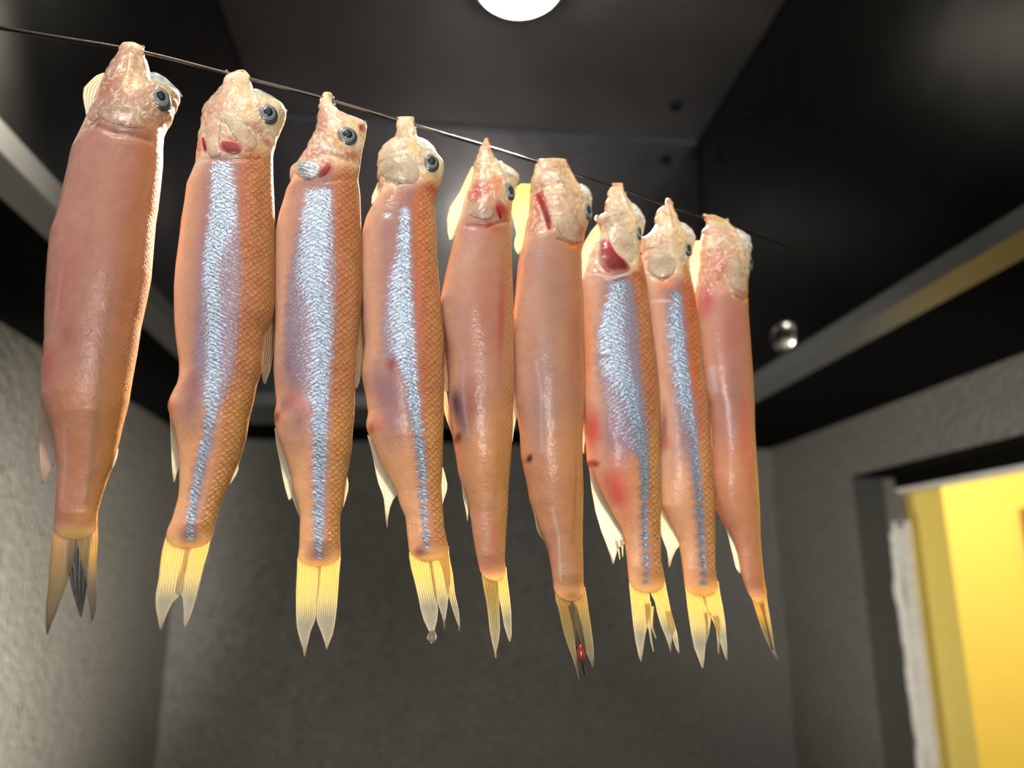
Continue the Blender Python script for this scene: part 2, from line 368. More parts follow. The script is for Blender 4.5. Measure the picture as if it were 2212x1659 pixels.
def dome(name, c, n, r, h, mat, parent, origin, seg=24, rings=6):
    n = Vector(n).normalized(); u = n.orthogonal().normalized(); v_ = n.cross(u); c = Vector(c); vs = []; f = []
    for i in range(rings):
        a = i/rings*math.pi/2
        for k in range(seg):
            t = k/seg*2*math.pi
            vs.append(c+(u*math.cos(t)+v_*math.sin(t))*r*math.cos(a)+n*h*math.sin(a))
    vs.append(c+n*h); vs.append(c-n*h*.1)
    for i in range(rings-1):
        for k in range(seg): f.append((i*seg+k, i*seg+(k+1) % seg, (i+1)*seg+(k+1) % seg, (i+1)*seg+k))
    for k in range(seg):
        f.append(((rings-1)*seg+k, (rings-1)*seg+(k+1) % seg, rings*seg)); f.append(((k+1) % seg, k, rings*seg+1))
    return mesh_obj(name, [tuple(p) for p in vs], f, mat, parent, origin=origin)
for c, n in (((.46, 1.255, ZT), (0, 0, -1)), ((.475, 1.372, 2.345), (0, -1, .05)), ((.546, 1.145, 2.305), (-1, 0, 0)), ((.545, 1.27, 2.30), (-1, 0, 0))):  # last two model the mirror images of the first two bolts
    dome('bolt_and_reflection', c, n, .012, .006, M_bolt, hood, (.1, .5, H))

dome('glint_dome', (.540, 1.06, 1.862), (-1, -.55, -.1), .024, .009, M_glint, hood, (.1, .5, H))  # added dome standing in for the bright reflection near the rim

# hood lamps (the second one is added, unseen, above the camera)
for i, (lx, ly) in enumerate(((LAMP[0], LAMP[1]), (-.10, -.22))):
    o = (lx, ly, ZT)
    L = tag(empty('hood_lamp', o), ('glowing round lamp under the top of the hood, at the top edge of the picture' if i == 0
            else 'added second round hood lamp above the viewer, outside the picture'), 'lamp')
    tag(dome('lamp_glass', (lx, ly, ZT-.012), (0, 0, -1), .064, .026, M_lamp, L, o, 40, 6), 'glowing frosted lamp glass')
    bz = []; bf = []
    for r, z in ((.064, -.016), (.071, -.014), (.074, -.001), (.064, -.001)):
        for k in range(40): bz.append((lx+r*math.cos(k*math.pi/20), ly+r*math.sin(k*math.pi/20), ZT+z))
    for j in range(4):
        for k in range(40): bf.append((j*40+k, j*40+(k+1) % 40, ((j+1) % 4)*40+(k+1) % 40, ((j+1) % 4)*40+k))
    mesh_obj('lamp_ring', bz, bf, M_rim, L, origin=o)

# rough white plaster edge on the jamb of the opening
rng = np.random.default_rng(4)
zs = np.linspace(0.0, 1.612, 170); v = []
for i, z in enumerate(zs):
    e = (math.sin(z*37)+math.sin(z*83+1)+math.sin(z*19+2))*.0022+rng.normal()*.0012
    top = max(0, (z-1.585)/.03)
    a, b = XR+TJ-.030+e+top*.006, XR+TJ+.012
    for x, y in ((a, YJ+.004), (a+.004, YJ-.008), (a+.014, YJ-.014+e), (a+.020, YJ-.010), (a+.026, YJ-.017), (b, YJ-.014), (b, YJ+.004)): v.append((x, y, z))
f = []
for i in range(len(zs)-1):
    for k in range(7): f.append((i*7+k, i*7+(k+1) % 7, (i+1)*7+(k+1) % 7, (i+1)*7+k))
f += [tuple(range(6, -1, -1)), tuple(range((len(zs)-1)*7, len(zs)*7))]
tag(mesh_obj('trim_3', v, f, M_white), kind='structure')
zz = []; ff = []                                # rounded grey end of the jamb above the plaster edge
for i in range(9):
    a = i/8*math.pi/2
    zz += [(XR+TJ-.024*math.cos(a)+.010, YJ-.010, 1.655+.017*math.sin(a)), (XR+TJ-.024*math.cos(a)+.010, YJ+.004, 1.655+.017*math.sin(a))]
zz += [(XR+TJ+.012, YJ-.010, 1.672), (XR+TJ+.012, YJ+.004, 1.672), (XR+TJ+.012, YJ-.010, 1.60), (XR+TJ+.012, YJ+.004, 1.60), (XR+TJ-.014, YJ-.010, 1.60), (XR+TJ-.014, YJ+.004, 1.60)]
n_ = len(zz)//2
ff = [(2*i, 2*i+1, (2*i+3) % (2*n_), (2*i+2) % (2*n_)) for i in range(n_)]+[tuple(2*i for i in range(n_)), tuple(2*i+1 for i in reversed(range(n_)))]
tag(mesh_obj('trim_4', zz, ff, M_wall, smooth=False), kind='structure')
# picture frame on the yellow wall, only its left edge in view
pa = hit(2201, 1098, np.array([0, YF, 0]), np.array([0, 1., 0])); pb = hit(2201, 1268, np.array([0, YF, 0]), np.array([0, 1., 0]))
pf = tag(empty('picture_frame', (pa[0]+.15, YF, pb[2])), 'brown wooden picture frame on yellow wall, cut by right edge', 'picture frame')
x0, x1, z0, z1 = pa[0], pa[0]+.3, pb[2], pa[2]
o_ = (pa[0]+.15, YF, pb[2])
for lo, hi in (((x0, YF-.02, z0), (x0+.02, YF-.001, z1)), ((x1-.02, YF-.02, z0), (x1, YF-.001, z1)), ((x0+.02, YF-.02, z0), (x1-.02, YF-.001, z0+.02)), ((x0+.02, YF-.02, z1-.02), (x1-.02, YF-.001, z1))):
    box('frame_bar', lo, hi, M_frame, pf, bevel=.002, origin=o_)
box('picture', (x0+.02, YF-.008, z0+.02), (x1-.02, YF-.002, z1-.02), M_white, pf, origin=o_)

# ------------------------------------------------------------------ the skewer and the fish
PA = at_depth(230., 900., .21); PB = at_depth(1580., 900., .275)
ud = PB-PA; ud[2] = 0; ud /= np.linalg.norm(ud)
PN = np.array([ud[1], -ud[0], 0.0])
if PN[1] > 0: PN = -PN                                 # the hanging plane's normal, towards the viewer
def P3(px, py, dep=0.0):
    """a point of the vertical plane the fish hang in, dep px-units in front of it"""
    px, py = np.broadcast_arrays(np.asarray(px, float), np.asarray(py, float))
    p = hit(px, py, PA, PN); s = ((p-C0) @ FW)/FPX
    return p+PN*(np.asarray(dep)*s)[..., None]

WIRE = [(-2600, -420), (-900, -95), (0, 60), (280, 107), (480, 156), (700, 212), (870, 263), (1045, 315), (1190, 360), (1340, 408), (1440, 444), (1560, 482), (1640, 510), (1752, 553)]
def tube_px(name, pts, rad, mat, parent=None, seg=12, dep=0.0, origin=None):
    pts = np.array(pts, float); p = P3(pts[:, 0], pts[:, 1], dep)
    rad = np.broadcast_to(rad, len(pts)).copy(); v = []; f = []
    for i in range(len(p)):
        d = p[min(i+1, len(p)-1)]-p[max(i-1, 0)]; d /= np.linalg.norm(d)
        u = np.cross(d, PN); u /= np.linalg.norm(u); w_ = np.cross(d, u)
        for k in range(seg):
            a = 2*math.pi*k/seg; v.append(p[i]+rad[i]*(u*math.cos(a)+w_*math.sin(a)))
    for i in range(len(p)-1):
        for k in range(seg): f.append((i*seg+k, i*seg+(k+1) % seg, (i+1)*seg+(k+1) % seg, (i+1)*seg+k))
    f += [tuple(range(seg-1, -1, -1)), tuple(range((len(p)-1)*seg, len(p)*seg))]
    return mesh_obj(name, v, f, mat, parent, origin=origin)
# smooth the polyline (Catmull-Rom) and stop at the left wall
wp = np.array(WIRE, float); dense = []
for i in range(1, len(wp)-2):
    for t in np.linspace(0, 1, 12, endpoint=False):
        a, b, c, d = wp[i-1], wp[i], wp[i+1], wp[i+2]
        dense.append(.5*((2*b)+(-a+c)*t+(2*a-5*b+4*c-d)*t*t+(-a+3*b-3*c+d)*t**3))
dense += [wp[-2], (wp[-2]+wp[-1])/2, wp[-1]]; dense = np.array(dense)
wl = np.array([0.0]+list(np.cumsum(np.linalg.norm(np.diff(dense, axis=0), axis=1))))
wr = np.interp(dense[:, 0], [0, 600, 1300, 1600, 1752], [.00068, .00062, .00050, .00042, .00012])
wire = tube_px('skewer', dense, wr, M_wire)
p0 = P3(dense[0][0], dense[0][1]); p1 = P3(dense[3][0], dense[3][1]); dr = p0-p1; dr /= np.linalg.norm(dr)
tt = (XL-p0[0])/dr[0] if dr[0] < 0 else .3
tt = min(tt, .8)
e0 = p0-dr*.002; e1 = p0+dr*tt
sk = empty('steel_skewer', tuple(p0)); wire.parent = sk; wire.matrix_parent_inverse.identity()
wire.data.transform(Matrix.Translation(-Vector(p0))); wire.name = 'pointed_rod'
tag(sk, 'long thin steel skewer threaded through the jaws of the nine fish', 'skewer')
u_ = np.cross(dr, (0, 0, 1.)); u_ /= np.linalg.norm(u_); w_ = np.cross(dr, u_); vv = []
for q in (e0, e1):
    for k in range(12):
        a = k*math.pi/6; vv.append(q+.00068*(u_*math.cos(a)+w_*math.sin(a)))
mesh_obj('shaft', vv, [(k, (k+1) % 12, 12+(k+1) % 12, 12+k) for k in range(12)]+[tuple(range(11, -1, -1)), tuple(range(12, 24))], M_wire, sk, origin=p0)

def gsm(a, s):
    if s <= 0: return a
    n = int(s*3)+1; k = np.exp(-.5*(np.arange(-n, n+1)/s)**2); k /= k.sum()
    return np.convolve(np.pad(a, n, mode='edge'), k, mode='valid')
def rows_of(rows, step=2.5, sm=1.0):
    r = np.array(rows, float); o = np.argsort(r[:, 0], kind='stable'); r = r[o]
    n = max(4, int((r[-1, 0]-r[0, 0])/step)+1); y = np.linspace(r[0, 0], r[-1, 0], n)
    return y, gsm(np.interp(y, r[:, 0], r[:, 1]), sm), gsm(np.interp(y, r[:, 0], r[:, 2]), sm)
def sides(Ls, Rs):
    """left and right outlines given separately as (y, x) lists -> rows"""
    Ls = np.array(Ls, float); Rs = np.array(Rs, float)
    ys = np.unique(np.concatenate([Ls[:, 0], Rs[:, 0]]))
    lo, hi = max(Ls[0, 0], Rs[0, 0]), min(Ls[-1, 0], Rs[-1, 0]); ys = ys[(ys >= lo) & (ys <= hi)]
    return np.stack([ys, np.interp(ys, Ls[:, 0], Ls[:, 1]), np.interp(ys, Rs[:, 0], Rs[:, 1])], 1)

def loft(name, px, py, dep, mat, parent, origin, col, msk, suv):
    """closed lofted skin from (ny, nr) arrays; end rings are capped"""
    ny, nr = px.shape
    V = P3(px, py, dep).reshape(-1, 3)
    i = np.arange(ny-1)[:, None]; k = np.arange(nr)[None, :]; k2 = (k+1) % nr
    F = np.stack([i*nr+k, (i+1)*nr+k, (i+1)*nr+k2, i*nr+k2], -1).reshape(-1, 4).tolist()
    F += [tuple(range(nr)), tuple(range(ny*nr-1, (ny-1)*nr-1, -1))]
    c = np.concatenate([lin(col), np.ones(col.shape[:2]+(1,))], -1)
    return mesh_obj(name, V, F, mat, parent, origin=origin, attrs={'Col': ('FLOAT_COLOR', c.reshape(-1, 4)), 'Msk': ('FLOAT_VECTOR', msk.reshape(-1, 3)), 'suv': ('FLOAT_VECTOR', suv.reshape(-1, 3))})

def ell(px, py, cx, cy, rx, ry, ang=0.0):
    a = math.radians(ang); dx, dy = px-cx, py-cy
    u = (dx*math.cos(a)+dy*math.sin(a))/rx; v = (-dx*math.sin(a)+dy*math.cos(a))/ry
    return np.clip(1.25-np.sqrt(u*u+v*v)*1.0, 0, 1)**1.3*1.0
def segdist(px, py, pts):
    d = np.full(px.shape, 1e9)
    for (ax, ay), (bx, by) in zip(pts[:-1], pts[1:]):
        vx, vy = bx-ax, by-ay; t = np.clip(((px-ax)*vx+(py-ay)*vy)/(vx*vx+vy*vy+1e-9), 0, 1)
        d = np.minimum(d, np.hypot(px-ax-t*vx, py-ay-t*vy))
    return d
def mixc(col, c, m): return col*(1-m[..., None])+np.array(c, float)*m[..., None]
def grad(t, stops):
    xs = [s[0] for s in stops]; cs = np.array([s[1] for s in stops], float)
    return np.stack([np.interp(t, xs, cs[:, i]) for i in range(3)], -1)

BODY_S = [(0, (240,188,154)), (.12, (212,158,126)), (.28, (160,112,108)), (.55, (150,100,92)), (.66, (188,100,58)), (.85, (190,118,58)), (1, (168,112,52))]  # first stop lightened: the edge's glowing rim put into the skin colour
TAIL_S = [(0, (250,190,132)), (.35, (240,168,115)), (.6, (222,145,88)), (.8, (214,146,66)), (1, (176,124,48))]
BODY_B = [(0, (232,184,152)), (.15, (204,160,140)), (.45, (188,140,112)), (.72, (186,132,96)), (.86, (196,136,82)), (1, (218,168,98))]
TAIL_B = [(0, (222,165,125)), (.4, (214,152,102)), (.75, (206,144,78)), (1, (216,164,70))]
HEAD = [(0, (232,196,172)), (.3, (230,198,168)), (.6, (234,202,158)), (.85, (240,226,182)), (1, (230,216,168))]

def make_fish(F):
    k = F['k']; rows = F['rows']; y, L, R = rows_of(rows, 2.4, 1.2)
    hw = (R-L)/2; mid = (R+L)/2
    T = gsm(hw, 10)*F.get('thick', .72)
    T = np.minimum(T, hw*1.15+1)
    yt = F['y_tail']; T = T*np.interp(y, [y[0], y[0]+40, yt-260, yt-50, yt-20, yt+4], [.32, .8, 1.0, .6, .33, .07])
    rg = np.random.default_rng(k*7); jit = gsm(rg.normal(size=len(y)), 1.2)*2.4*np.clip((F['y_head']-y)/60, 0, 1)*np.clip((y-y[0])/8, 0, 1); L = L+jit; R = R+gsm(rg.normal(size=len(y)), 1.2)*2.0*np.clip((F['y_head']-y)/60, 0, 1)*np.clip((y-y[0])/8, 0, 1)
    q = np.clip((y-(y[-1]-30))/30, 0, 1); sh = np.sqrt(np.clip(1-q*q, .0, 1))*.86+.14; L, R = mid-(mid-L)*sh, mid+(R-mid)*sh; hw = (R-L)/2; mid = (R+L)/2
    x0 = F['hang'][0]; org = P3(*F['hang'])
    root = tag(empty('fish', tuple(org)), F['label'], 'fish', 'small translucent fish hung by the jaw on the skewer')
    nf, nb = 84, 26
    th = np.concatenate([np.linspace(0, math.pi, nf), np.linspace(math.pi, 2*math.pi, nb+2)[1:-1]])
    cs, sn = np.cos(th)[None, :], np.sin(th)[None, :]
    px = mid[:, None]+hw[:, None]*cs; py = np.repeat(y[:, None], len(th), 1)
    prof = np.sign(sn)*np.abs(sn)**.85
    dep = T[:, None]*prof
    front = np.clip(sn*1.6, 0, 1)
    # folds of the head
    for (ax, ay, rx, ry, ang, amp) in F.get('bumps', []): dep = dep+amp*ell(px, py, ax, ay, rx, ry, ang)*front
    for pts, wd, amp in F.get('ridges', []): dep = dep+amp*np.exp(-(segdist(px, py, pts)/wd)**2)*front
    t = 1-np.abs(th/math.pi-1) if False else (px-L[:, None])/(R-L)[:, None]
    # colour of the skin
    yh, ym = F['y_head'], F['y_mid']
    S_ = F['type'] == 'S'
    def paint(px, py, t):
        bc = grad(t, BODY_S if S_ else BODY_B); tc = grad(t, TAIL_S if S_ else TAIL_B); hc = grad(t, HEAD)
        a = np.clip((py-ym+(t-.3)*140*(1 if S_ else .5))/110, 0, 1)[..., None]; a = a*a*(3-2*a)
        col = bc*(1-a)+tc*a
        a = np.clip((yh+18-(t-.5)*30-py)/36, 0, 1)[..., None]; col = col*(1-a)+hc*a
        ib = 1-a[..., 0]; col = col*.78+np.array((214, 186, 184.))*.22
        col = col*(1-(.38 if k >= 4 else .18)*a)+np.array((240, 226, 188.))*(.38 if k >= 4 else .18)*a
        col = col*np.array(F.get('tint', (1, 1, 1)))
        a = np.clip((py-(yt-34))/30, 0, 1); col = mixc(col, F.get('tailc', (250,220,146)), a*.9)
        return col, ib
    def marks(col, px, py):
        for (c, s, ax, ay, rx, ry, ang) in F.get('blobs', []): col = mixc(col, c, ell(px, py, ax, ay, rx, ry, ang)*s)
        for (c, s, wd, pts) in F.get('strokes', []): col = mixc(col, c, np.exp(-(segdist(px, py, pts)/wd)**2)*s)
        return col
    col, isbody = paint(px, py, t)
    sil = np.zeros(px.shape); xc = mid[:, None]
    if 'silver' in F:
        sr = np.array(F['silver'], float); br = np.array(F['bright'], float)
        sl, sh = np.interp(y, sr[:, 0], sr[:, 1]), np.interp(y, sr[:, 0], sr[:, 2])
        xc = np.interp(y, br[:, 0], br[:, 1])[:, None]
        e = 16.0
        wob = 5*np.sin(py*.31)+3*np.sin(py*.13+1)
        band = np.clip((px-sl[:, None]+wob*.6)/e, 0, 1)*np.clip((sh[:, None]-px+wob*.4)/e, 0, 1)*np.clip((py-sr[0, 0]+6)/16, 0, 1)*np.clip((sr[-1, 0]-py)/10, 0, 1)
        bw = np.interp(y, br[:, 0], br[:, 2])[:, None]
        core = np.exp(-((px-xc)/bw)**2)
        sil = band*(.34*F.get('silk', 1)+.66*core)*front
        col = mixc(col, (152,130,148), band*.8*front)
    col = marks(col, px, py)
    for (s, ax, ay, rx, ry, ang) in F.get('silblobs', []):
        m = ell(px, py, ax, ay, rx, ry, ang)*s; sil = np.maximum(sil, m) if s > 0 else sil*(1-ell(px, py, ax, ay, rx, ry, ang)*(-s))
    n0, n1 = F.get('net', (.60, .72))
    net = np.clip((t-n0)/(n1-n0), 0, 1)*isbody*F.get('netk', 1)*np.clip((yt-20-py)/30, 0, 1)
    arc = np.arcsin(np.clip((px-mid[:, None])/hw[:, None], -1, 1))*hw[:, None]-np.arcsin(np.clip((xc-mid[:, None])/hw[:, None], -1, 1))*hw[:, None]
    suv = np.stack([arc, py, np.full(px.shape, float(k)*37)], -1)
    msk = np.stack([sil, net, np.full(px.shape, min(.7, F.get('wet', .5)))*isbody+1.0*(1-isbody)], -1)
    loft('body', px, py, dep, M_skin, root, org, col, msk, suv)

    def bd(qx, qy):
        h = np.interp(qy, y, hw); m = np.interp(qy, y, mid); tt = np.interp(qy, y, T)
        u = np.clip(np.abs(qx-m)/h, 0, 1); d = tt*(np.sqrt(1-u*u))**.85
        for (ax, ay, rx, ry, ang, amp) in F.get('bumps', []): d = d+amp*ell(qx, qy, ax, ay, rx, ry, ang)
        return d
    # plates that lie on the skin: gill covers, gills, snout caps
    for pt in F.get('patches', []):
        yy, l, r = rows_of(pt['rows'], 2.2, .8); nx = 22
        u = np.linspace(0, 1, nx)[None, :]; qx = l[:, None]+(r-l)[:, None]*u; qy = np.repeat(yy[:, None], nx, 1)
        v = ((yy-yy[0])/(yy[-1]-yy[0]))[:, None]
        pr = np.sin(math.pi*u)**.7*np.clip(v*1.1, 0, 1)*np.clip((1-v)*9, 0, 1) if pt['mat'] in (M_cover, M_coversil) else np.sqrt(np.clip((1-np.abs(2*u-1)**3)*(1-np.abs(2*v-1)**4), 0, 1))
        pr = pr*np.ones_like(qx)
        base = bd(qx, qy); df = base+(pt.get('lift', 3)*(.75 if pt['mat'] is M_cover else 1))*pr; db = base-2.5 if not pt.get('solid') else -base*.6-pt.get('lift', 3)*pr*.7
        PX = np.concatenate([qx[:, ::-1], qx], 1); PY = np.concatenate([qy, qy], 1); D = np.concatenate([df[:, ::-1], db], 1)
        z = np.zeros(PX.shape)
        cc = np.zeros(PX.shape+(3,))+200; mm = np.zeros(PX.shape+(3,)); mt = pt['mat']; vv_ = np.repeat(v, PX.shape[1], 1)
        if mt in (M_cover, M_coversil, M_gill, M_pale):
            if mt is M_cover:
                cc = grad(vv_, [(0, (214,176,146)), (.5, (196,164,140)), (.85, (178,158,144)), (1, (196,160,140))])
            elif mt is M_coversil: cc = grad(vv_, [(0, (196,170,165)), (1, (150,150,155))]); mm[..., 0] = .75
            elif mt is M_gill: cc = grad(vv_, [(0, (196,80,80)), (.35, (160,34,46)), (1, (92,10,20))])
            else: cc = grad(vv_, [(0, (232,196,172)), (.7, (214,180,160)), (1, (190,180,176))])
            tq = np.clip((PX-np.interp(PY, y, L))/np.interp(PY, y, R-L), 0, 1)
            own = marks(paint(PX, PY, tq)[0], PX, PY); uu = np.concatenate([u[:, ::-1], u], 1)
            eg = np.clip(np.minimum(uu, 1-uu)*5, 0, 1)*np.clip(np.minimum(vv_, 1-vv_)*6+(.3 if mt is M_cover else 0), 0, 1)
            kk = {M_cover: .30, M_coversil: .8, M_gill: .95, M_pale: .8}[mt]
            cc = own*(1-(eg*kk)[..., None])+cc*(eg*kk)[..., None]; mm[..., 0] *= eg
            mm[..., 2] = .5 if mt is M_gill else .85; mt = M_skin
        o = loft(pt['name'], PX, PY, D, mt, root, org, cc, mm, np.stack([PX, PY, z+1], -1))
        if pt.get('label'): o['label'] = pt['label']
    # thin fins with rays
    for fn in F.get('fins', []):
        yy, l, r = rows_of(fn['rows'], 2.4, .6); nx = fn.get('nx', 34)
        u = np.linspace(0, 1, nx)[None, :]; qx = l[:, None]+(r-l)[:, None]*u; qy = np.repeat(yy[:, None], nx, 1)
        v = ((yy-yy[0])/(yy[-1]-yy[0]))[:, None]; nr_ = fn.get('rays', 8)
        U = u*nr_+v*fn.get('slant', 0)
        thk = (1.3-.8*v)*np.clip(np.minimum(u, 1-u)*8+.25, 0, 1)
        d0 = fn.get('dep', 0)+fn.get('curl', 0)*np.sin(u*math.pi)*v+fn.get('bow', 0)*(v-.2)**2*np.sign(v-.2)+1.0*np.cos(2*math.pi*U)*np.clip(v*5, 0, 1)
        df, db = d0+thk, d0-thk
        PX = np.concatenate([qx[:, ::-1], qx], 1); PY = np.concatenate([qy, qy], 1); D = np.concatenate([df[:, ::-1], db], 1)
        c = grad(np.repeat(v, nx, 1), fn['cols']); 
        ed = np.exp(-np.minimum(u, 1-u)*(r-l)[:, None]/3.0); c = mixc(c, (235,225,200), ed*fn.get('edge', .5))
        op = np.interp(v, [s[0] for s in fn['op']], [s[1] for s in fn['op']])*np.ones_like(qx)
        op = np.clip(op+ed*.3, 0, 1)
        sv = np.stack([U*np.ones_like(qx), qy, op], -1)
        cat2 = lambda A: np.concatenate([A[:, ::-1], A], 1)
        o = loft(fn['name'], PX, PY, D, M_fin, root, org, cat2(c), np.zeros(PX.shape+(3,)), cat2(sv))
        if fn.get('label'): o['label'] = fn['label']
    # eye: rim > iris > pupil drawn as shallow domes on the head
    if 'eye' in F:
        ex, ey, rx, ry, ang, lift = F['eye']
        def disc(name, cx, cy, ax, ay, h, lft, mat, parent):
            nr_, seg = 7, 36; vs = []; base = float(bd(np.array(cx), np.array(cy)))
            A = math.radians(ang)
            for i in range(nr_):
                q = i/nr_*math.pi/2
                for s in range(seg):
                    tt = 2*math.pi*s/seg; dx, dy = ax*math.cos(tt)*math.cos(q), ay*math.sin(tt)*math.cos(q)
                    X, Y = cx+dx*math.cos(A)-dy*math.sin(A), cy+dx*math.sin(A)+dy*math.cos(A)
                    dd = lft+h*math.sin(q)+.6*base+.4*float(bd(np.array(X), np.array(Y)))
                    vs.append(P3(X, Y, dd))
            n = len(vs); vs.append(P3(cx, cy, base+lft+h)); vs.append(P3(cx, cy, base+lft-4))
            f = []
            for i in range(nr_-1):
                for s in range(seg): f.append((i*seg+s, i*seg+(s+1) % seg, (i+1)*seg+(s+1) % seg, (i+1)*seg+s))
            for s in range(seg): f.append(((nr_-1)*seg+s, (nr_-1)*seg+(s+1) % seg, n)); f.append(((s+1) % seg, s, n+1))
            return mesh_obj(name, vs, f, mat, parent, origin=org)
        e = disc('eye', ex+rx*.06, ey+ry*.10, rx, ry, 3.5, lift-2.5, M_eye, root); e['label'] = 'round eye with a dark rim'
        tag(disc('iris', ex-rx*.04, ey-ry*.04, rx*.86, ry*.86, 2.6, lift-.6, M_iris, e), 'silver iris')
        p = disc('pupil', ex+rx*.03, ey-ry*.05, rx*.52, ry*.50, 1.6, lift+1.3, M_iris2, e); p['label'] = 'dark pupil'
        disc('lens', ex+rx*.06, ey-ry*.05, rx*.34, ry*.36, 1.4, lift+1.9, M_pupil, e)['label'] = 'grey lens in the pupil'
    for i, (dx, dy, r) in enumerate(F.get('drops', [])):
        c = P3(dx, dy, 2.0); s = 1.25*r*np.linalg.norm(P3(dx+1, dy)-P3(dx, dy))
        vs = []; f = []; nr_, seg = 8, 12
        for a in range(1, nr_):
            for b in range(seg):
                q, tt = a/nr_*math.pi, 2*math.pi*b/seg
                vs.append(c+s*np.array([math.sin(q)*math.cos(tt), math.sin(q)*math.sin(tt), 1.2*math.cos(q)]))
        n = len(vs); vs += [c+[0, 0, 1.2*s], c-[0, 0, 1.2*s]]
        for a in range(nr_-2):
            for b in range(seg): f.append((a*seg+b, (a+1)*seg+b, (a+1)*seg+(b+1) % seg, a*seg+(b+1) % seg))
        for b in range(seg): f.append((n, b, (b+1) % seg)); f.append((n+1, (nr_-2)*seg+(b+1) % seg, (nr_-2)*seg+b))
        mesh_obj('jaw_bead', vs, f, M_drop, root, origin=org)
    return root

def ellrows(cx, cy, rx, ry, k=0.0, n=13):
    out = []
    for a in np.linspace(-math.pi/2, math.pi/2, n):
        yy = cy+ry*math.sin(a); hwid = max(rx*math.cos(a), .8); s = k*(yy-cy); out.append((yy, cx+s-hwid, cx+s+hwid))
    return out
YEL = [(0, (244,200,104)), (.3, (244,212,122)), (.5, (214,196,130)), (.7, (150,146,132)), (1, (168,158,144))]
YELD = [(0, (200,150,80)), (.3, (150,115,50)), (.6, (110,92,50)), (1, (90,70,62))]
WHT = [(0, (236,214,180)), (.5, (232,222,196)), (1, (220,214,196))]
OPT = [(0, .98), (.35, .95), (.6, .68), (1, .5)]
OPW = [(0, .9), (1, .7)]
OPX = [(0, .55), (1, .4)]

FISH = []
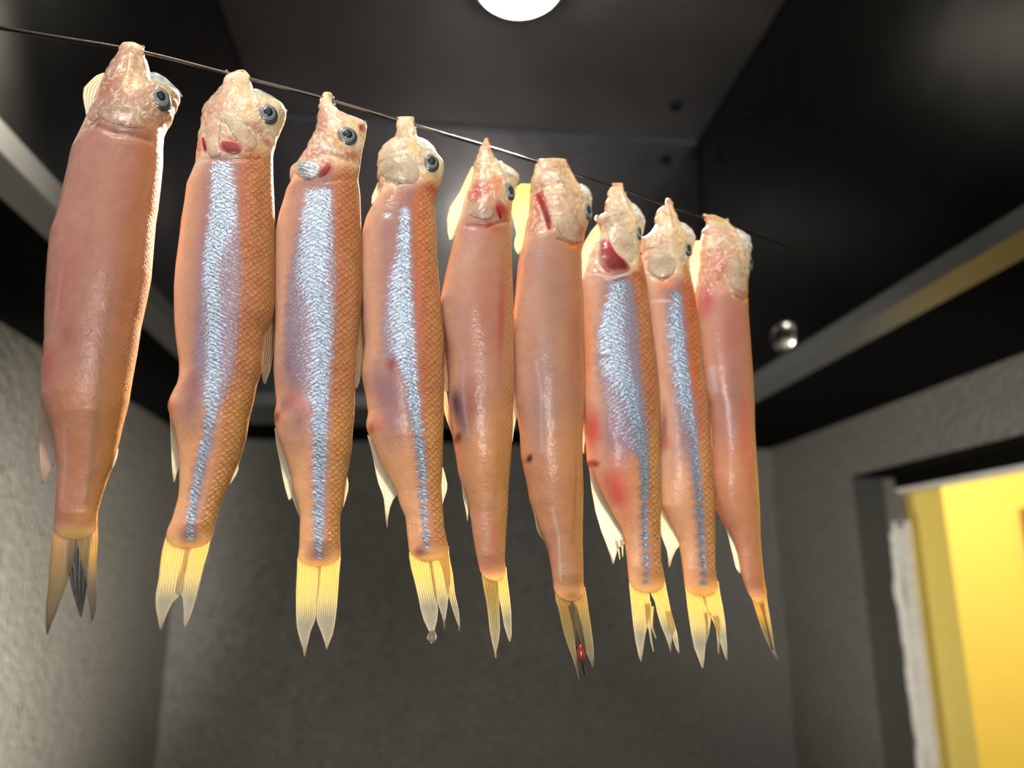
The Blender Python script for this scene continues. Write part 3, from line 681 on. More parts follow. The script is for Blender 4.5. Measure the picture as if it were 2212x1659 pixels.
# 1: nearest, belly side, blurred tail
FISH.append(dict(k=1, type='B', hang=(285, 107), y_head=300, y_mid=800, y_tail=1160, thick=.85, wet=.9, netk=.45, net=(.82, .95), tint=(.90, .83, .86),
 label='leftmost and nearest fish, smooth pinkish tan belly, dark yellow tail before the speckled wall',
 rows=sides([(94,264),(101,258),(112,255),(125,249),(140,241),(155,231),(165,227),(180,223),(200,213),(220,206),(250,193),(262,187),(290,174),(330,155),(370,147),(420,135),(470,124),(510,110),(560,105),(620,101),(700,98),(740,98),(762,94),(800,91),(860,90),(930,112),(960,118),(990,122),(1020,125),(1050,123),(1081,120),(1111,119),(1141,116),(1165,116)],
            [(94,292),(101,311),(112,312),(125,314),(140,322),(155,324),(175,325),(190,328),(198,345),(203,378),(207,390),(215,390),(235,380),(256,372),(276,360),(290,354),(320,352),(350,352),(400,347),(450,341),(480,336),(540,331),(600,326),(660,314),(700,305),(760,296),(820,285),(870,277),(925,263),(945,259),(1005,244),(1036,232),(1072,220),(1105,211),(1129,210),(1165,206)]),
 eye=(352,238,19,24,-28,3),
 bumps=[(300,230,60,55,0,3),(285,305,60,22,10,4),(290,150,12,40,0,4)], ridges=[([(285,128),(283,180)],3,3),([(283,180),(272,225),(290,250)],4,3),([(322,150),(326,190),(338,215)],3,2),([(210,300),(260,325),(330,330)],6,-4)],
 blobs=[((196,128,108),.8,240,215,34,40,20),((170,140,128),.9,262,285,60,28,35),((156,104,92),.7,215,300,26,26,0),((222,196,150),.8,300,200,24,50,0),((240,190,120),.6,305,215,16,18,0),((170,124,90),.6,330,285,22,18,40),((226,206,150),.7,360,212,30,10,10),((185,170,120),.6,375,235,8,28,20),
        ((176,108,96),.45,150,640,34,130,8),((150,92,84),.5,165,745,24,40,10),((120,66,50),.9,100,768,9,16,20),((176,96,84),.6,120,800,26,50,0),((160,110,92),.4,235,700,16,120,8),((205,150,120),.5,180,880,30,80,5),
        ((150,122,92),.55,228,850,9,220,8),((150,122,92),.6,205,1010,8,110,10),((222,160,104),.8,178,1120,28,24,-30),((166,112,104),.5,125,1110,12,60,0),((172,140,60),.6,165,1160,50,14,0)],
 strokes=[((244,232,196),.9,4,[(284,128),(284,178)]),((238,206,160),.7,5,[(283,180),(270,225),(288,245)]),((236,226,205),.8,2.5,[(318,150),(325,190),(336,212)]),((226,214,170),.7,7,[(262,97),(300,104)]),((196,168,176),.35,4,[(152,600),(140,680),(122,760)]),((196,176,190),.4,4,[(150,930),(148,1010),(138,1080)])],
 patches=[dict(name='snout_cap', mat=M_cap, lift=9, solid=1, rows=[(156,322,330),(160,322,343),(170,322,360),(181,322,372),(190,323,381),(196,324,388),(203,330,392),(209,346,391),(213,372,388)]),
          dict(name='gill_cover', mat=M_cover, lift=3, rows=ellrows(272,287,46,26,.9))],
 fins=[dict(name='pectoral_fin', rows=[(158,222,230),(163,208,228),(174,196,226),(190,181,218),(208,179,212),(223,181,208),(236,184,204),(247,186,196),(262,189,192)], cols=WHT, op=[(0,.6),(1,.55)], rays=5),
       dict(name='anal_fin', rows=[(850,90,110),(900,84,112),(930,84,116),(970,84,122),(1000,86,120),(1020,88,106),(1045,91,93)], cols=[(0,(190,140,110)),(1,(150,120,105))], op=[(0,.7),(1,.4)], rays=7, edge=.2),
       dict(name='adipose_fin', rows=[(970,248,256),(985,240,254),(1002,240,248),(1012,240,243)], cols=WHT, op=OPW, rays=2),
       dict(name='tail_fin', rows=[(1135,118,168),(1165,114,166),(1216,107,160),(1250,106,148),(1265,105,143),(1298,101,131),(1325,99,122),(1345,99,112),(1370,101,104)], cols=YELD, op=[(0,1),(.3,.95),(.6,.8),(1,.85)], rays=9, edge=.05, curl=4),
       dict(name='tail_fin', rows=[(1135,150,205),(1190,146,196),(1230,148,192),(1262,152,188),(1289,159,184),(1316,167,179),(1334,173,175)], cols=[(0,(190,140,70)),(.25,(40,30,12)),(.7,(20,16,8)),(1,(60,52,44))], op=[(0,1),(.8,.95),(1,.6)], rays=4, edge=.0, dep=-5),
       dict(name='tail_fin', rows=[(1130,168,211),(1165,166,212),(1216,176,208),(1262,188,209),(1290,191,209),(1316,194,208),(1341,197,201)], cols=[(0,(205,160,70)),(.3,(200,160,60)),(.6,(120,104,72)),(1,(82,68,58))], op=[(0,1),(.5,.8),(1,.75)], rays=7, edge=.1)],
 drops=[(309,103,3.2),(311,112,2.4),(386,203,3),(391,208,2.5),(352,291,2.2)]))

# 2
FISH.append(dict(k=2, type='S', hang=(505, 163), y_head=352, y_mid=870, y_tail=1182, thick=.72,
 label='second fish from the left, silver stripe, torn gill showing red, scaly amber back',
 rows=sides([(153,513),(158,500),(164,486),(170,482),(180,480),(192,475),(200,468),(210,459),(220,451),(232,440),(242,434),(252,437),(262,432),(272,434),(285,430),(310,427),(335,423),(355,422),(375,414),(400,403),(440,398),(480,391),(510,388),(540,384),(580,379),(620,376),(660,376),(700,377),(740,381),(780,387),(810,387),(830,383),(850,372),(870,363),(880,362),(893,366),(905,371),(918,376),(960,384),(1005,388),(1051,387),(1075,385),(1090,381),(1120,372),(1145,361),(1165,358),(1185,356)],
            [(153,528),(158,536),(170,538),(180,543),(192,544),(206,547),(214,556),(219,572),(223,600),(232,613),(242,619),(255,617),(265,613),(285,606),(310,596),(335,590),(375,590),(400,591),(440,593),(480,594),(540,594),(660,594),(690,590),(720,575),(760,570),(800,567),(830,556),(870,548),(905,539),(945,533),(975,524),(1000,516),(1020,507),(1045,496),(1060,489),(1080,480),(1105,472),(1130,465),(1150,461),(1170,458),(1185,455)]),
 silver=[(372,452,512),(440,448,522),(480,445,524),(600,428,530),(700,424,526),(800,412,518),(850,425,505),(900,440,486),(950,432,474),(1020,412,456),(1100,400,438),(1150,396,430),(1172,402,422)],
 bright=[(380,470,26),(440,480,26),(500,482,30),(560,466,22),(600,458,15),(680,464,13),(760,466,13),(830,463,12),(900,455,10),(960,442,9),(1020,431,9),(1080,418,9),(1130,410,12),(1170,410,14)],
 eye=(577,269,21,20,30,3),
 bumps=[(490,255,50,60,0,3),(545,300,45,40,0,4)], ridges=[([(503,185),(515,225)],4,3),([(543,195),(548,220),(556,250)],3,3),([(430,275),(460,262)],4,3),([(475,290),(520,300),(565,310)],4,-3),([(425,358),(480,372),(560,366)],5,-3)],
 blobs=[((216,176,156),.7,470,240,40,40,-30),((242,236,204),.9,505,205,11,26,-8),((238,206,160),.7,535,250,26,20,0),((232,184,120),.6,540,255,14,12,0),((232,228,190),.9,590,232,30,14,10),((214,206,158),.8,604,262,10,44,8),((186,134,110),.6,552,310,30,26,0),((160,76,62),.7,577,325,12,9,0),((222,182,160),.6,470,300,30,26,0),((200,80,70),.8,500,338,24,18,20),((196,84,84),.7,431,330,8,30,0),
        ((186,190,205),.6,430,372,26,14,-20),((176,112,74),.5,560,500,14,220,0),((160,104,46),.5,588,560,10,150,0),((152,96,104),.6,420,840,36,26,-50),((130,66,44),.95,364,872,7,18,0),((214,120,60),.5,372,890,12,18,0),((150,100,112),.6,410,1158,26,22,0),((238,190,84),.6,410,1190,50,18,0)],
 strokes=[((244,236,190),.9,5,[(508,188),(512,228)]),((240,232,214),.8,2.5,[(540,215),(552,245)]),((232,220,205),.8,6,[(484,170),(480,185)]),((244,224,190),.9,4,[(486,292),(500,312)]),((205,130,110),.5,6,[(520,340),(545,350)])],
 patches=[dict(name='snout_cap', mat=M_cap, lift=10, solid=1, rows=[(192,541,547),(198,541,566),(206,542,582),(214,543,592),(222,546,600),(229,560,592)]),
          dict(name='gill', mat=M_gill, lift=2.5, rows=ellrows(499,344,23,16,.5)),
          dict(name='gill', mat=M_gill, lift=2.0, rows=ellrows(443,330,4.5,20,.2)),
          dict(name='isthmus', mat=M_pale, lift=5, rows=[(288,452,478),(300,447,478),(315,445,477),(330,447,474),(345,449,476),(355,452,480),(363,458,478)]),
          dict(name='gill_cover', mat=M_cover, lift=3.5, rows=[(283,486,500),(295,490,522),(308,498,540),(322,506,550),(334,516,556),(344,522,552),(352,530,544)])],
 fins=[dict(name='dorsal_fin', rows=[(640,588,594),(690,584,594),(720,572,594),(760,567,592),(800,565,584),(820,567,577),(829,571,574)], cols=[(0,(120,84,52)),(1,(110,100,88))], op=[(0,.75),(.6,.55),(1,.5)], rays=5, edge=.15, dep=-3),
       dict(name='anal_fin', rows=[(893,366,372),(915,368,380),(960,369,386),(1005,371,389),(1025,373,381),(1042,375,377)], cols=WHT, op=OPW, rays=5),
       dict(name='adipose_fin', rows=[(995,512,518),(1005,507,515),(1015,504,515),(1030,498,508),(1045,492,498)], cols=WHT, op=[(0,.95),(1,.9)], rays=2),
       dict(name='tail_fin', rows=[(1150,361,412),(1170,355,412),(1190,350,410),(1220,346,404),(1250,343,398),(1280,337,394),(1300,336,374),(1320,338,363),(1340,342,355),(1361,346,348)], cols=YEL, op=OPT, rays=9, slant=-1, curl=4),
       dict(name='tail_fin', rows=[(1150,402,461),(1170,402,454),(1190,400,450),(1220,394,441),(1250,385,434),(1275,382,428),(1290,394,424),(1320,397,415),(1340,397,407),(1355,398,400)], cols=YEL, op=OPT, rays=8, slant=1, curl=3, dep=-2)],
 drops=[(524,157,4.2),(531,164,3.2),(543,188,2.2),(604,233,2.4),(617,240,2.6),(489,155,2.6)]))

# 3
FISH.append(dict(k=3, type='S', hang=(706, 212), y_head=385, y_mid=900, y_tail=1218, thick=.70,
 label='third fish from the left, widest silver stripe, blunt torn snout with a red spot',
 rows=sides([(200,700),(205,695),(215,692),(222,690),(235,687),(250,685),(262,684),(280,682),(300,671),(320,662),(340,650),(355,639),(363,627),(380,625),(392,629),(410,618),(430,613),(460,603),(500,595),(560,594),(620,594),(700,594),(760,592),(800,591),(840,594),(870,597),(895,592),(915,593),(947,603),(980,614),(1034,630),(1060,633),(1084,641),(1117,648),(1149,647),(1184,646),(1211,641),(1224,642)],
            [(200,710),(205,717),(215,722),(222,716),(235,725),(245,731),(251,750),(256,760),(262,776),(267,789),(280,792),(300,789),(320,784),(340,780),(365,777),(392,773),(410,776),(430,778),(460,779),(500,780),(560,781),(640,782),(690,778),(760,771),(830,767),(900,765),(930,762),(980,759),(1000,754),(1040,748),(1095,741),(1117,735),(1152,734),(1176,735),(1195,736),(1224,735)]),
 silver=[(428,650,722),(500,636,724),(560,626,726),(620,612,728),(700,604,728),(800,608,722),(860,640,716),(900,660,714),(1000,664,712),(1100,668,710),(1180,670,704),(1214,680,700)],
 bright=[(430,684,34),(500,682,36),(560,676,34),(620,670,28),(700,688,20),(760,690,20),(800,688,19),(900,686,19),(1000,682,18),(1060,680,14),(1120,684,12),(1200,688,12)],
 eye=(745,310,22,19,20,3),
 bumps=[(700,300,40,50,0,3),(660,385,34,30,0,4)], ridges=[([(690,335),(730,352)],4,2),([(640,358),(690,352),(760,366)],4,-3),([(712,230),(728,250),(760,268)],4,3),([(700,415),(770,400)],5,-2)],
 blobs=[((206,150,140),.8,696,270,18,60,0),((236,214,160),.85,740,272,30,18,10),((232,160,100),.7,720,316,14,26,-35),((176,92,72),.7,755,350,34,20,0),((166,60,48),.95,778,287,9,10,0),((196,132,120),.7,675,350,40,22,25),((150,30,34),.8,702,385,14,20,20),((150,130,120),.6,742,258,22,9,15),
        ((180,130,120),.6,640,430,26,30,0),((176,100,60),.5,750,480,22,120,0),((144,92,44),.5,772,620,12,240,0),((142,108,128),.6,625,800,28,80,0),((150,96,110),.7,622,878,34,18,-35),((232,150,140),.5,650,880,36,32,0),((150,84,48),.95,596,906,9,15,0),((150,100,110),.6,688,1195,30,24,0),((238,190,84),.6,690,1225,50,18,0)],
 strokes=[((246,236,200),.7,5,[(705,228),(725,250)])],
 silblobs=[(.85,660,389,24,18,10),(.9,700,337,26,5,30),(.7,675,323,14,4,25)],
 patches=[dict(name='gill', mat=M_gill, lift=2.0, rows=ellrows(696,391,10,15,-.6)),
          dict(name='gill_cover', mat=M_coversil, lift=4, rows=[(364,640,668),(372,636,684),(382,636,690),(392,640,688),(402,648,682),(410,656,674)])],
 fins=[dict(name='dorsal_fin', rows=[(600,776,783),(700,772,786),(760,766,786),(800,763,782),(825,763,777),(838,769,772)], cols=[(0,(140,90,48)),(1,(120,108,92))], op=[(0,.8),(.7,.6),(1,.5)], rays=5, edge=.15, dep=-3),
       dict(name='anal_fin', rows=[(925,593,600),(961,597,612),(1001,605,626),(1035,611,640),(1056,616,644),(1070,620,634),(1080,623,626)], cols=WHT, op=[(0,.95),(.7,.85),(1,.6)], rays=7),
       dict(name='anal_fin', rows=[(1030,622,634),(1060,626,642),(1084,634,646),(1100,640,650),(1116,646,651)], cols=WHT, op=OPW, rays=3),
       dict(name='adipose_fin', rows=[(1030,742,750),(1045,742,753),(1060,742,752),(1079,738,747),(1095,735,742)], cols=WHT, op=[(0,.95),(1,.9)], rays=2),
       dict(name='tail_fin', rows=[(1185,646,695),(1210,642,695),(1240,641,692),(1280,639,688),(1320,639,684),(1345,640,679),(1360,642,672),(1380,647,667),(1400,654,662),(1418,657,659)], cols=YEL, op=OPT, rays=10, curl=4),
       dict(name='tail_fin', rows=[(1185,688,736),(1210,688,736),(1240,688,733),(1270,686,731),(1310,684,728),(1338,683,725),(1350,687,723),(1370,695,719),(1390,702,711),(1403,705,707)], cols=YEL, op=OPT, rays=9, curl=3, dep=-2)],
 drops=[(712,206,4),(718,212,3),(722,226,3),(788,266,3.2),(780,262,2),(724,240,3)]))

# 4
FISH.append(dict(k=4, type='S', hang=(875, 263), y_head=415, y_mid=900, y_tail=1210, thick=.72,
 label='fourth fish from the left, cream head, silver stripe, water drop on its tail tip',
 rows=sides([(254,859),(262,856),(270,856),(280,857),(292,854),(302,847),(308,835),(315,826),(325,821),(336,816),(350,816),(380,816),(395,819),(405,820),(418,818),(430,812),(450,800),(470,790),(500,783),(560,781),(640,782),(700,785),(740,788),(806,782),(830,786),(860,792),(890,796),(915,791),(930,794),(953,804),(985,815),(1023,834),(1062,856),(1095,866),(1117,876),(1149,879),(1184,883),(1212,885)],
            [(254,893),(262,894),(270,895),(280,898),(292,900),(302,900),(308,914),(315,926),(325,936),(336,944),(350,955),(365,959),(380,957),(395,952),(405,948),(430,941),(450,938),(500,941),(560,943),(640,949),(700,955),(740,959),(800,958),(880,957),(940,956),(1000,955),(1050,953),(1087,955),(1108,957),(1141,959),(1163,964),(1190,970),(1212,973)]),
 silver=[(466,848,884),(520,842,886),(580,836,886),(620,822,887),(700,812,892),(780,812,896),(830,850,900),(900,864,906),(1000,884,921),(1100,898,926),(1180,906,932),(1206,914,928)],
 bright=[(470,866,14),(520,863,17),(600,860,24),(680,860,28),(760,866,24),(820,874,18),(880,882,17),(960,892,17),(1040,902,16),(1120,910,12),(1200,920,10)],
 eye=(923,368,17,19,-20,3),
 bumps=[(860,360,40,45,0,4),(850,400,26,20,0,4)], ridges=[([(870,280),(876,310)],3,3),([(862,312),(872,350),(900,370)],4,3),([(820,400),(850,415),(885,402)],4,-4),([(900,300),(905,320)],3,2)],
 blobs=[((222,206,180),.85,855,345,40,44,0),((178,162,148),.85,850,385,32,18,20),((236,206,140),.7,888,335,20,22,0),((240,240,214),.9,918,318,22,16,20),((226,214,140),.8,945,350,10,30,0),((196,160,96),.6,930,400,14,20,0),((176,82,62),.7,926,422,22,16,0),((176,112,92),.6,850,440,28,24,0),((150,60,50),.6,822,408,5,5,0),
        ((214,128,64),.5,905,520,20,120,0),((226,120,100),.4,900,620,9,240,5),((140,66,40),.6,955,770,7,60,0),((150,70,70),.9,838,803,14,22,-10),((146,112,134),.6,822,860,26,80,-15),((160,110,90),.9,799,931,7,12,0),((226,130,110),.5,806,925,22,20,0),((170,92,82),.8,905,1192,16,14,0),((238,190,84),.6,915,1216,50,16,0)],
 strokes=[((244,240,205),.8,6,[(885,285),(882,315)]),((200,190,150),.6,4,[(862,290),(866,308)])],
 silblobs=[(-.9,838,803,13,20,-10),(.7,830,483,14,9,20),(.5,806,466,12,6,10)],
 patches=[dict(name='snout_cap', mat=M_cap2, lift=5, rows=[(302, 898, 912), (308, 896, 918), (316, 893, 932), (324, 892, 940), (332, 896, 946), (340, 912, 946)]),
          dict(name='gill_cover', mat=M_cover, lift=4, rows=[(345,822,850),(358,818,872),(372,817,890),(386,820,896),(398,830,898),(408,848,894),(416,862,886)])],
 fins=[dict(name='pectoral_fin', rows=[(395,815,824),(408,810,822),(424,803,816),(440,802,808)], cols=WHT, op=OPW, rays=2),
       dict(name='dorsal_fin', rows=[(690,951,957),(720,952,962),(763,952,967),(803,952,975),(833,954,977),(842,963,977),(848,972,975)], cols=[(0,(150,84,50)),(1,(140,110,84))], op=[(0,.8),(.7,.6),(1,.5)], rays=6, edge=.15, dep=-3),
       dict(name='anal_fin', rows=[(940,793,806),(980,804,830),(1020,811,848),(1045,817,856),(1068,826,858),(1080,829,849),(1098,831,842),(1120,833,838),(1140,835,837)], cols=WHT, op=[(0,.95),(.6,.75),(1,.9)], rays=8),
       dict(name='adipose_fin', rows=[(1010,950,957),(1024,950,961),(1046,950,966),(1060,952,965),(1079,953,959),(1090,953,956)], cols=WHT, op=[(0,.95),(1,.9)], rays=2),
       dict(name='tail_fin', rows=[(1180,883,930),(1206,884,932),(1230,888,936),(1260,896,940),(1290,903,944),(1320,909,946),(1340,915,944),(1355,922,940),(1366,928,938)], cols=YEL, op=OPT, rays=9, curl=4),
       dict(name='tail_fin', rows=[(1180,926,970),(1210,928,972),(1250,934,974),(1283,940,970),(1310,948,967),(1330,955,964),(1345,959,962),(1360,960,962)], cols=YEL, op=OPT, rays=7, dep=-3, curl=2),
       dict(name='tail_fin', rows=[(1195,945,970),(1215,950,973),(1240,958,978),(1265,962,981),(1283,967,983),(1300,972,987),(1320,978,991),(1340,985,993),(1352,990,993),(1364,991,993)], cols=YEL, op=OPT, rays=4)],
 drops=[(860,257,2.5),(890,258,3.6),(893,266,3),(898,276,2.4)]))

# 5
FISH.append(dict(k=5, type='B', tint=(.94, .90, .88), hang=(1048, 318), y_head=455, y_mid=860, y_tail=1250, thick=.8, netk=.7, net=(.74, .9), wet=.7,
 label='middle fish of the row, tan belly side, dark bruised vent patch, pink throat',
 rows=sides([(299,1049),(308,1041),(320,1036),(335,1031),(348,1027),(362,1024),(385,1020),(405,1014),(425,1008),(445,1001),(465,995),(490,986),(520,979),(560,970),(600,961),(650,952),(690,955),(720,960),(760,967),(800,971),(840,972),(880,972),(920,976),(950,980),(980,986),(1020,991),(1050,1000),(1068,1007),(1095,1014),(1149,1021),(1195,1028),(1230,1036),(1256,1041)],
            [(299,1053),(308,1056),(320,1060),(335,1064),(348,1071),(354,1078),(362,1092),(372,1108),(385,1119),(392,1120),(405,1115),(425,1109),(445,1105),(465,1103),(490,1102),(560,1103),(640,1106),(760,1108),(830,1109),(880,1106),(930,1105),(1000,1101),(1054,1097),(1095,1096),(1136,1093),(1211,1090),(1233,1093),(1256,1094)]),
 eye=(1094,426,11,17,-15,3),
 bumps=[(1035,430,34,50,0,4),(1030,470,30,26,0,4)], ridges=[([(1050,325),(1048,370)],3,3),([(1068,350),(1072,385),(1082,410)],3,3),([(1000,500),(1040,508),(1085,490)],4,-4)],
 blobs=[((238,226,170),.7,1048,360,12,30,0),((244,238,200),.9,1092,376,24,14,20),((230,222,150),.6,1108,392,12,12,0),((200,80,90),.75,1030,430,34,30,0),((244,160,110),.8,1062,410,16,28,-10),((172,24,40),.8,1073,468,14,22,-30),((178,160,148),.9,1026,473,26,22,20),((176,60,54),.6,1040,505,36,12,10),((178,130,130),.5,1010,520,20,50,0),
        ((176,84,78),.75,1068,700,10,130,2),((180,110,92),.5,1030,700,40,120,0),((64,50,66),.85,980,880,9,38,-8),((112,88,100),.7,990,900,16,70,-8),((160,96,84),.8,1010,880,24,70,-10),((120,60,40),.95,984,950,8,14,0),((224,164,104),.5,1030,1000,36,100,0),((184,132,70),.5,1062,1000,5,120,0),((206,110,84),.5,1066,1160,12,50,0),((200,120,100),.5,1050,1220,24,24,0)],
 strokes=[((246,240,200),.8,4,[(1046,330),(1042,350)]),((190,160,180),.5,3,[(990,770),(990,830),(992,880),(1002,950)])],
 patches=[dict(name='snout_cap', mat=M_cap2, lift=5, rows=[(350, 1074, 1084), (357, 1073, 1094), (366, 1072, 1106), (376, 1074, 1115), (386, 1078, 1120), (392, 1090, 1119)]),
          dict(name='gill_cover', mat=M_cover, lift=4, rows=ellrows(1028,472,25,21,.5)),
          dict(name='gill', mat=M_gill, lift=2, rows=ellrows(1066,474,6,17,.3))],
 fins=[dict(name='pectoral_fin', rows=[(360,1019,1026),(390,1004,1020),(416,992,1012),(448,971,1004),(473,965,998),(500,966,986),(518,970,976)], cols=WHT, op=[(0,.9),(1,.85)], rays=5),
       dict(name='pelvic_fin', rows=[(838,960,963),(870,957,968),(895,960,974),(920,969,978),(940,976,980)], cols=[(0,(240,190,140)),(1,(236,190,140))], op=OPW, rays=3),
       dict(name='anal_fin', rows=[(1035,996,1004),(1070,999,1010),(1098,1005,1012),(1115,1008,1011),(1127,1009,1010)], cols=WHT, op=OPW, rays=3),
       dict(name='tail_fin', rows=[(1225,1038,1070),(1250,1041,1074),(1270,1044,1076),(1300,1050,1078),(1330,1054,1079),(1360,1057,1080),(1385,1062,1077),(1405,1067,1073),(1422,1070,1072)], cols=[(0,(220,160,90)),(.25,(170,140,60)),(.6,(150,140,105)),(1,(150,142,128))], op=OPT, rays=6, slant=0, curl=5),
       dict(name='tail_fin', rows=[(1225,1064,1094),(1250,1070,1096),(1290,1077,1101),(1320,1083,1104),(1350,1088,1105),(1370,1094,1105),(1386,1100,1103)], cols=YEL, op=OPT, rays=6, curl=4)],
 drops=[(1051,303,2.6),(1055,312,2.2),(1118,388,2.4),(1060,320,1.8)]))

# 6
FISH.append(dict(k=6, type='B', tint=(.94, .90, .88), hang=(1190, 360), y_head=505, y_mid=900, y_tail=1292, thick=.82, netk=.45, net=(.78, .92), wet=.7,
 label='fourth fish from the right, tan body, red throat slit, wide yellowish pectoral fin',
 rows=sides([(346,1163),(352,1160),(362,1156),(375,1152),(388,1148),(400,1146),(425,1146),(440,1146),(470,1141),(490,1136),(510,1134),(530,1129),(550,1124),(570,1121),(620,1117),(680,1111),(740,1109),(821,1111),(876,1114),(908,1122),(935,1126),(984,1128),(1011,1134),(1038,1140),(1079,1146),(1109,1155),(1147,1166),(1163,1174),(1190,1185),(1227,1191),(1258,1195),(1298,1199)],
            [(346,1222),(352,1224),(362,1229),(375,1236),(388,1239),(400,1243),(406,1252),(413,1264),(425,1273),(440,1277),(452,1274),(470,1271),(490,1267),(510,1260),(530,1258),(550,1253),(620,1254),(740,1256),(848,1258),(903,1256),(957,1254),(1011,1255),(1065,1257),(1163,1257),(1211,1259),(1258,1260),(1280,1264),(1298,1267)]),
 eye=(1259,469,10,17,-15,3),
 bumps=[(1200,450,50,60,0,4)], ridges=[([(1160,360),(1152,385)],3,4),([(1200,372),(1192,400),(1205,440)],4,3),([(1225,375),(1232,410)],3,3),([(1150,420),(1160,460),(1175,510)],5,-5),([(1190,535),(1220,545),(1250,530)],4,-4)],
 blobs=[((244,240,200),.9,1154,375,8,24,10),((210,196,176),.8,1188,400,22,16,0),((240,220,160),.8,1180,424,14,12,0),((216,186,160),.7,1200,470,34,44,0),((244,240,215),.9,1252,424,22,14,20),((238,228,180),.8,1268,445,10,10,0),((248,206,130),.6,1226,405,12,20,0),((206,84,60),.6,1243,520,18,22,0),((188,160,140),.8,1215,520,26,22,20),((196,118,116),.8,1150,470,14,60,10),((238,128,60),.7,1228,548,26,12,0),((176,140,140),.5,1150,570,26,40,0),
        ((160,120,104),.5,1180,640,36,100,0),((176,108,80),.5,1225,760,26,140,0),((150,120,120),.45,1160,850,28,150,0),((226,150,76),.6,1250,760,6,220,0),((74,34,30),.95,1136,994,5,10,0),((196,140,96),.5,1190,1000,34,120,0),((170,112,62),.6,1228,1060,5,160,0),((190,150,104),.6,1215,1230,26,40,0),((150,110,60),.6,1235,1290,30,14,0)],
 strokes=[((200,38,52),.95,5,[(1156,432),(1163,465),(1172,505)]),((240,220,215),.7,2,[(1155,455),(1162,490)]),((200,186,205),.5,2.5,[(1142,790),(1150,850),(1154,930),(1155,985)]),((214,204,220),.5,2.5,[(1180,1100),(1198,1160),(1204,1220),(1206,1255)]),((190,140,120),.5,4,[(1190,370),(1222,366)])],
 patches=[dict(name='snout_cap', mat=M_cap2, lift=5, rows=[(407, 1246, 1256), (414, 1243, 1268), (423, 1241, 1275), (433, 1243, 1278), (441, 1252, 1277)]),
          dict(name='gill', mat=M_gill, lift=1.5, rows=[(426,1152,1157),(440,1154,1162),(460,1158,1167),(480,1162,1171),(498,1166,1174),(508,1170,1174)]),
          dict(name='gill_cover', mat=M_cover, lift=3.5, rows=ellrows(1216,512,28,28,.3))],
 fins=[dict(name='pectoral_fin', rows=[(397,1126,1148),(402,1117,1148),(420,1107,1147),(438,1104,1146),(456,1103,1144),(480,1109,1139),(505,1115,1135),(520,1111,1131),(532,1110,1129),(543,1114,1125),(550,1120,1123)], cols=[(0,(244,214,140)),(.4,(240,224,176)),(1,(236,216,184))], op=[(0,1),(1,.85)], rays=7, curl=5),
       dict(name='pelvic_fin', rows=[(826,1107,1114),(850,1106,1116),(900,1104,1116),(930,1105,1110),(954,1105,1107)], cols=WHT, op=OPW, rays=2),
       dict(name='anal_fin', rows=[(1108,1153,1160),(1125,1156,1166),(1140,1158,1170),(1155,1164,1176),(1166,1172,1178)], cols=WHT, op=OPW, rays=3),
       dict(name='tail_fin', rows=[(1268,1198,1238),(1298,1200,1240),(1315,1206,1242),(1340,1211,1243),(1370,1218,1243),(1400,1228,1243),(1425,1238,1246),(1450,1246,1250),(1470,1250,1252)], cols=[(0,(190,150,90)),(.25,(150,120,60)),(.6,(120,108,70)),(1,(120,110,96))], op=[(0,1),(.35,.9),(.7,.55),(1,.6)], rays=7, curl=4, edge=.3),
       dict(name='tail_fin', rows=[(1268,1228,1264),(1300,1232,1269),(1320,1236,1271),(1350,1242,1276),(1380,1251,1280),(1400,1262,1282),(1425,1273,1283),(1442,1280,1283)], cols=[(0,(190,150,90)),(.25,(180,150,80)),(.6,(130,118,84)),(1,(100,96,84))], op=[(0,1),(.35,.9),(.7,.6),(1,.5)], rays=7, curl=3, edge=.3),
       dict(name='tail_fin', rows=[(1300,1228,1246),(1340,1238,1258),(1375,1243,1264),(1400,1246,1268),(1425,1254,1264),(1445,1260,1263),(1459,1264,1266)], cols=[(0,(60,46,20)),(1,(50,32,28))], op=[(0,.9),(1,.6)], rays=3, dep=-6, edge=.0)],
 drops=[(1166,349,2.8),(1171,348,2.8),(1210,354,4.4),(1220,357,3.4),(1226,368,2.4),(1232,378,2.2)]))

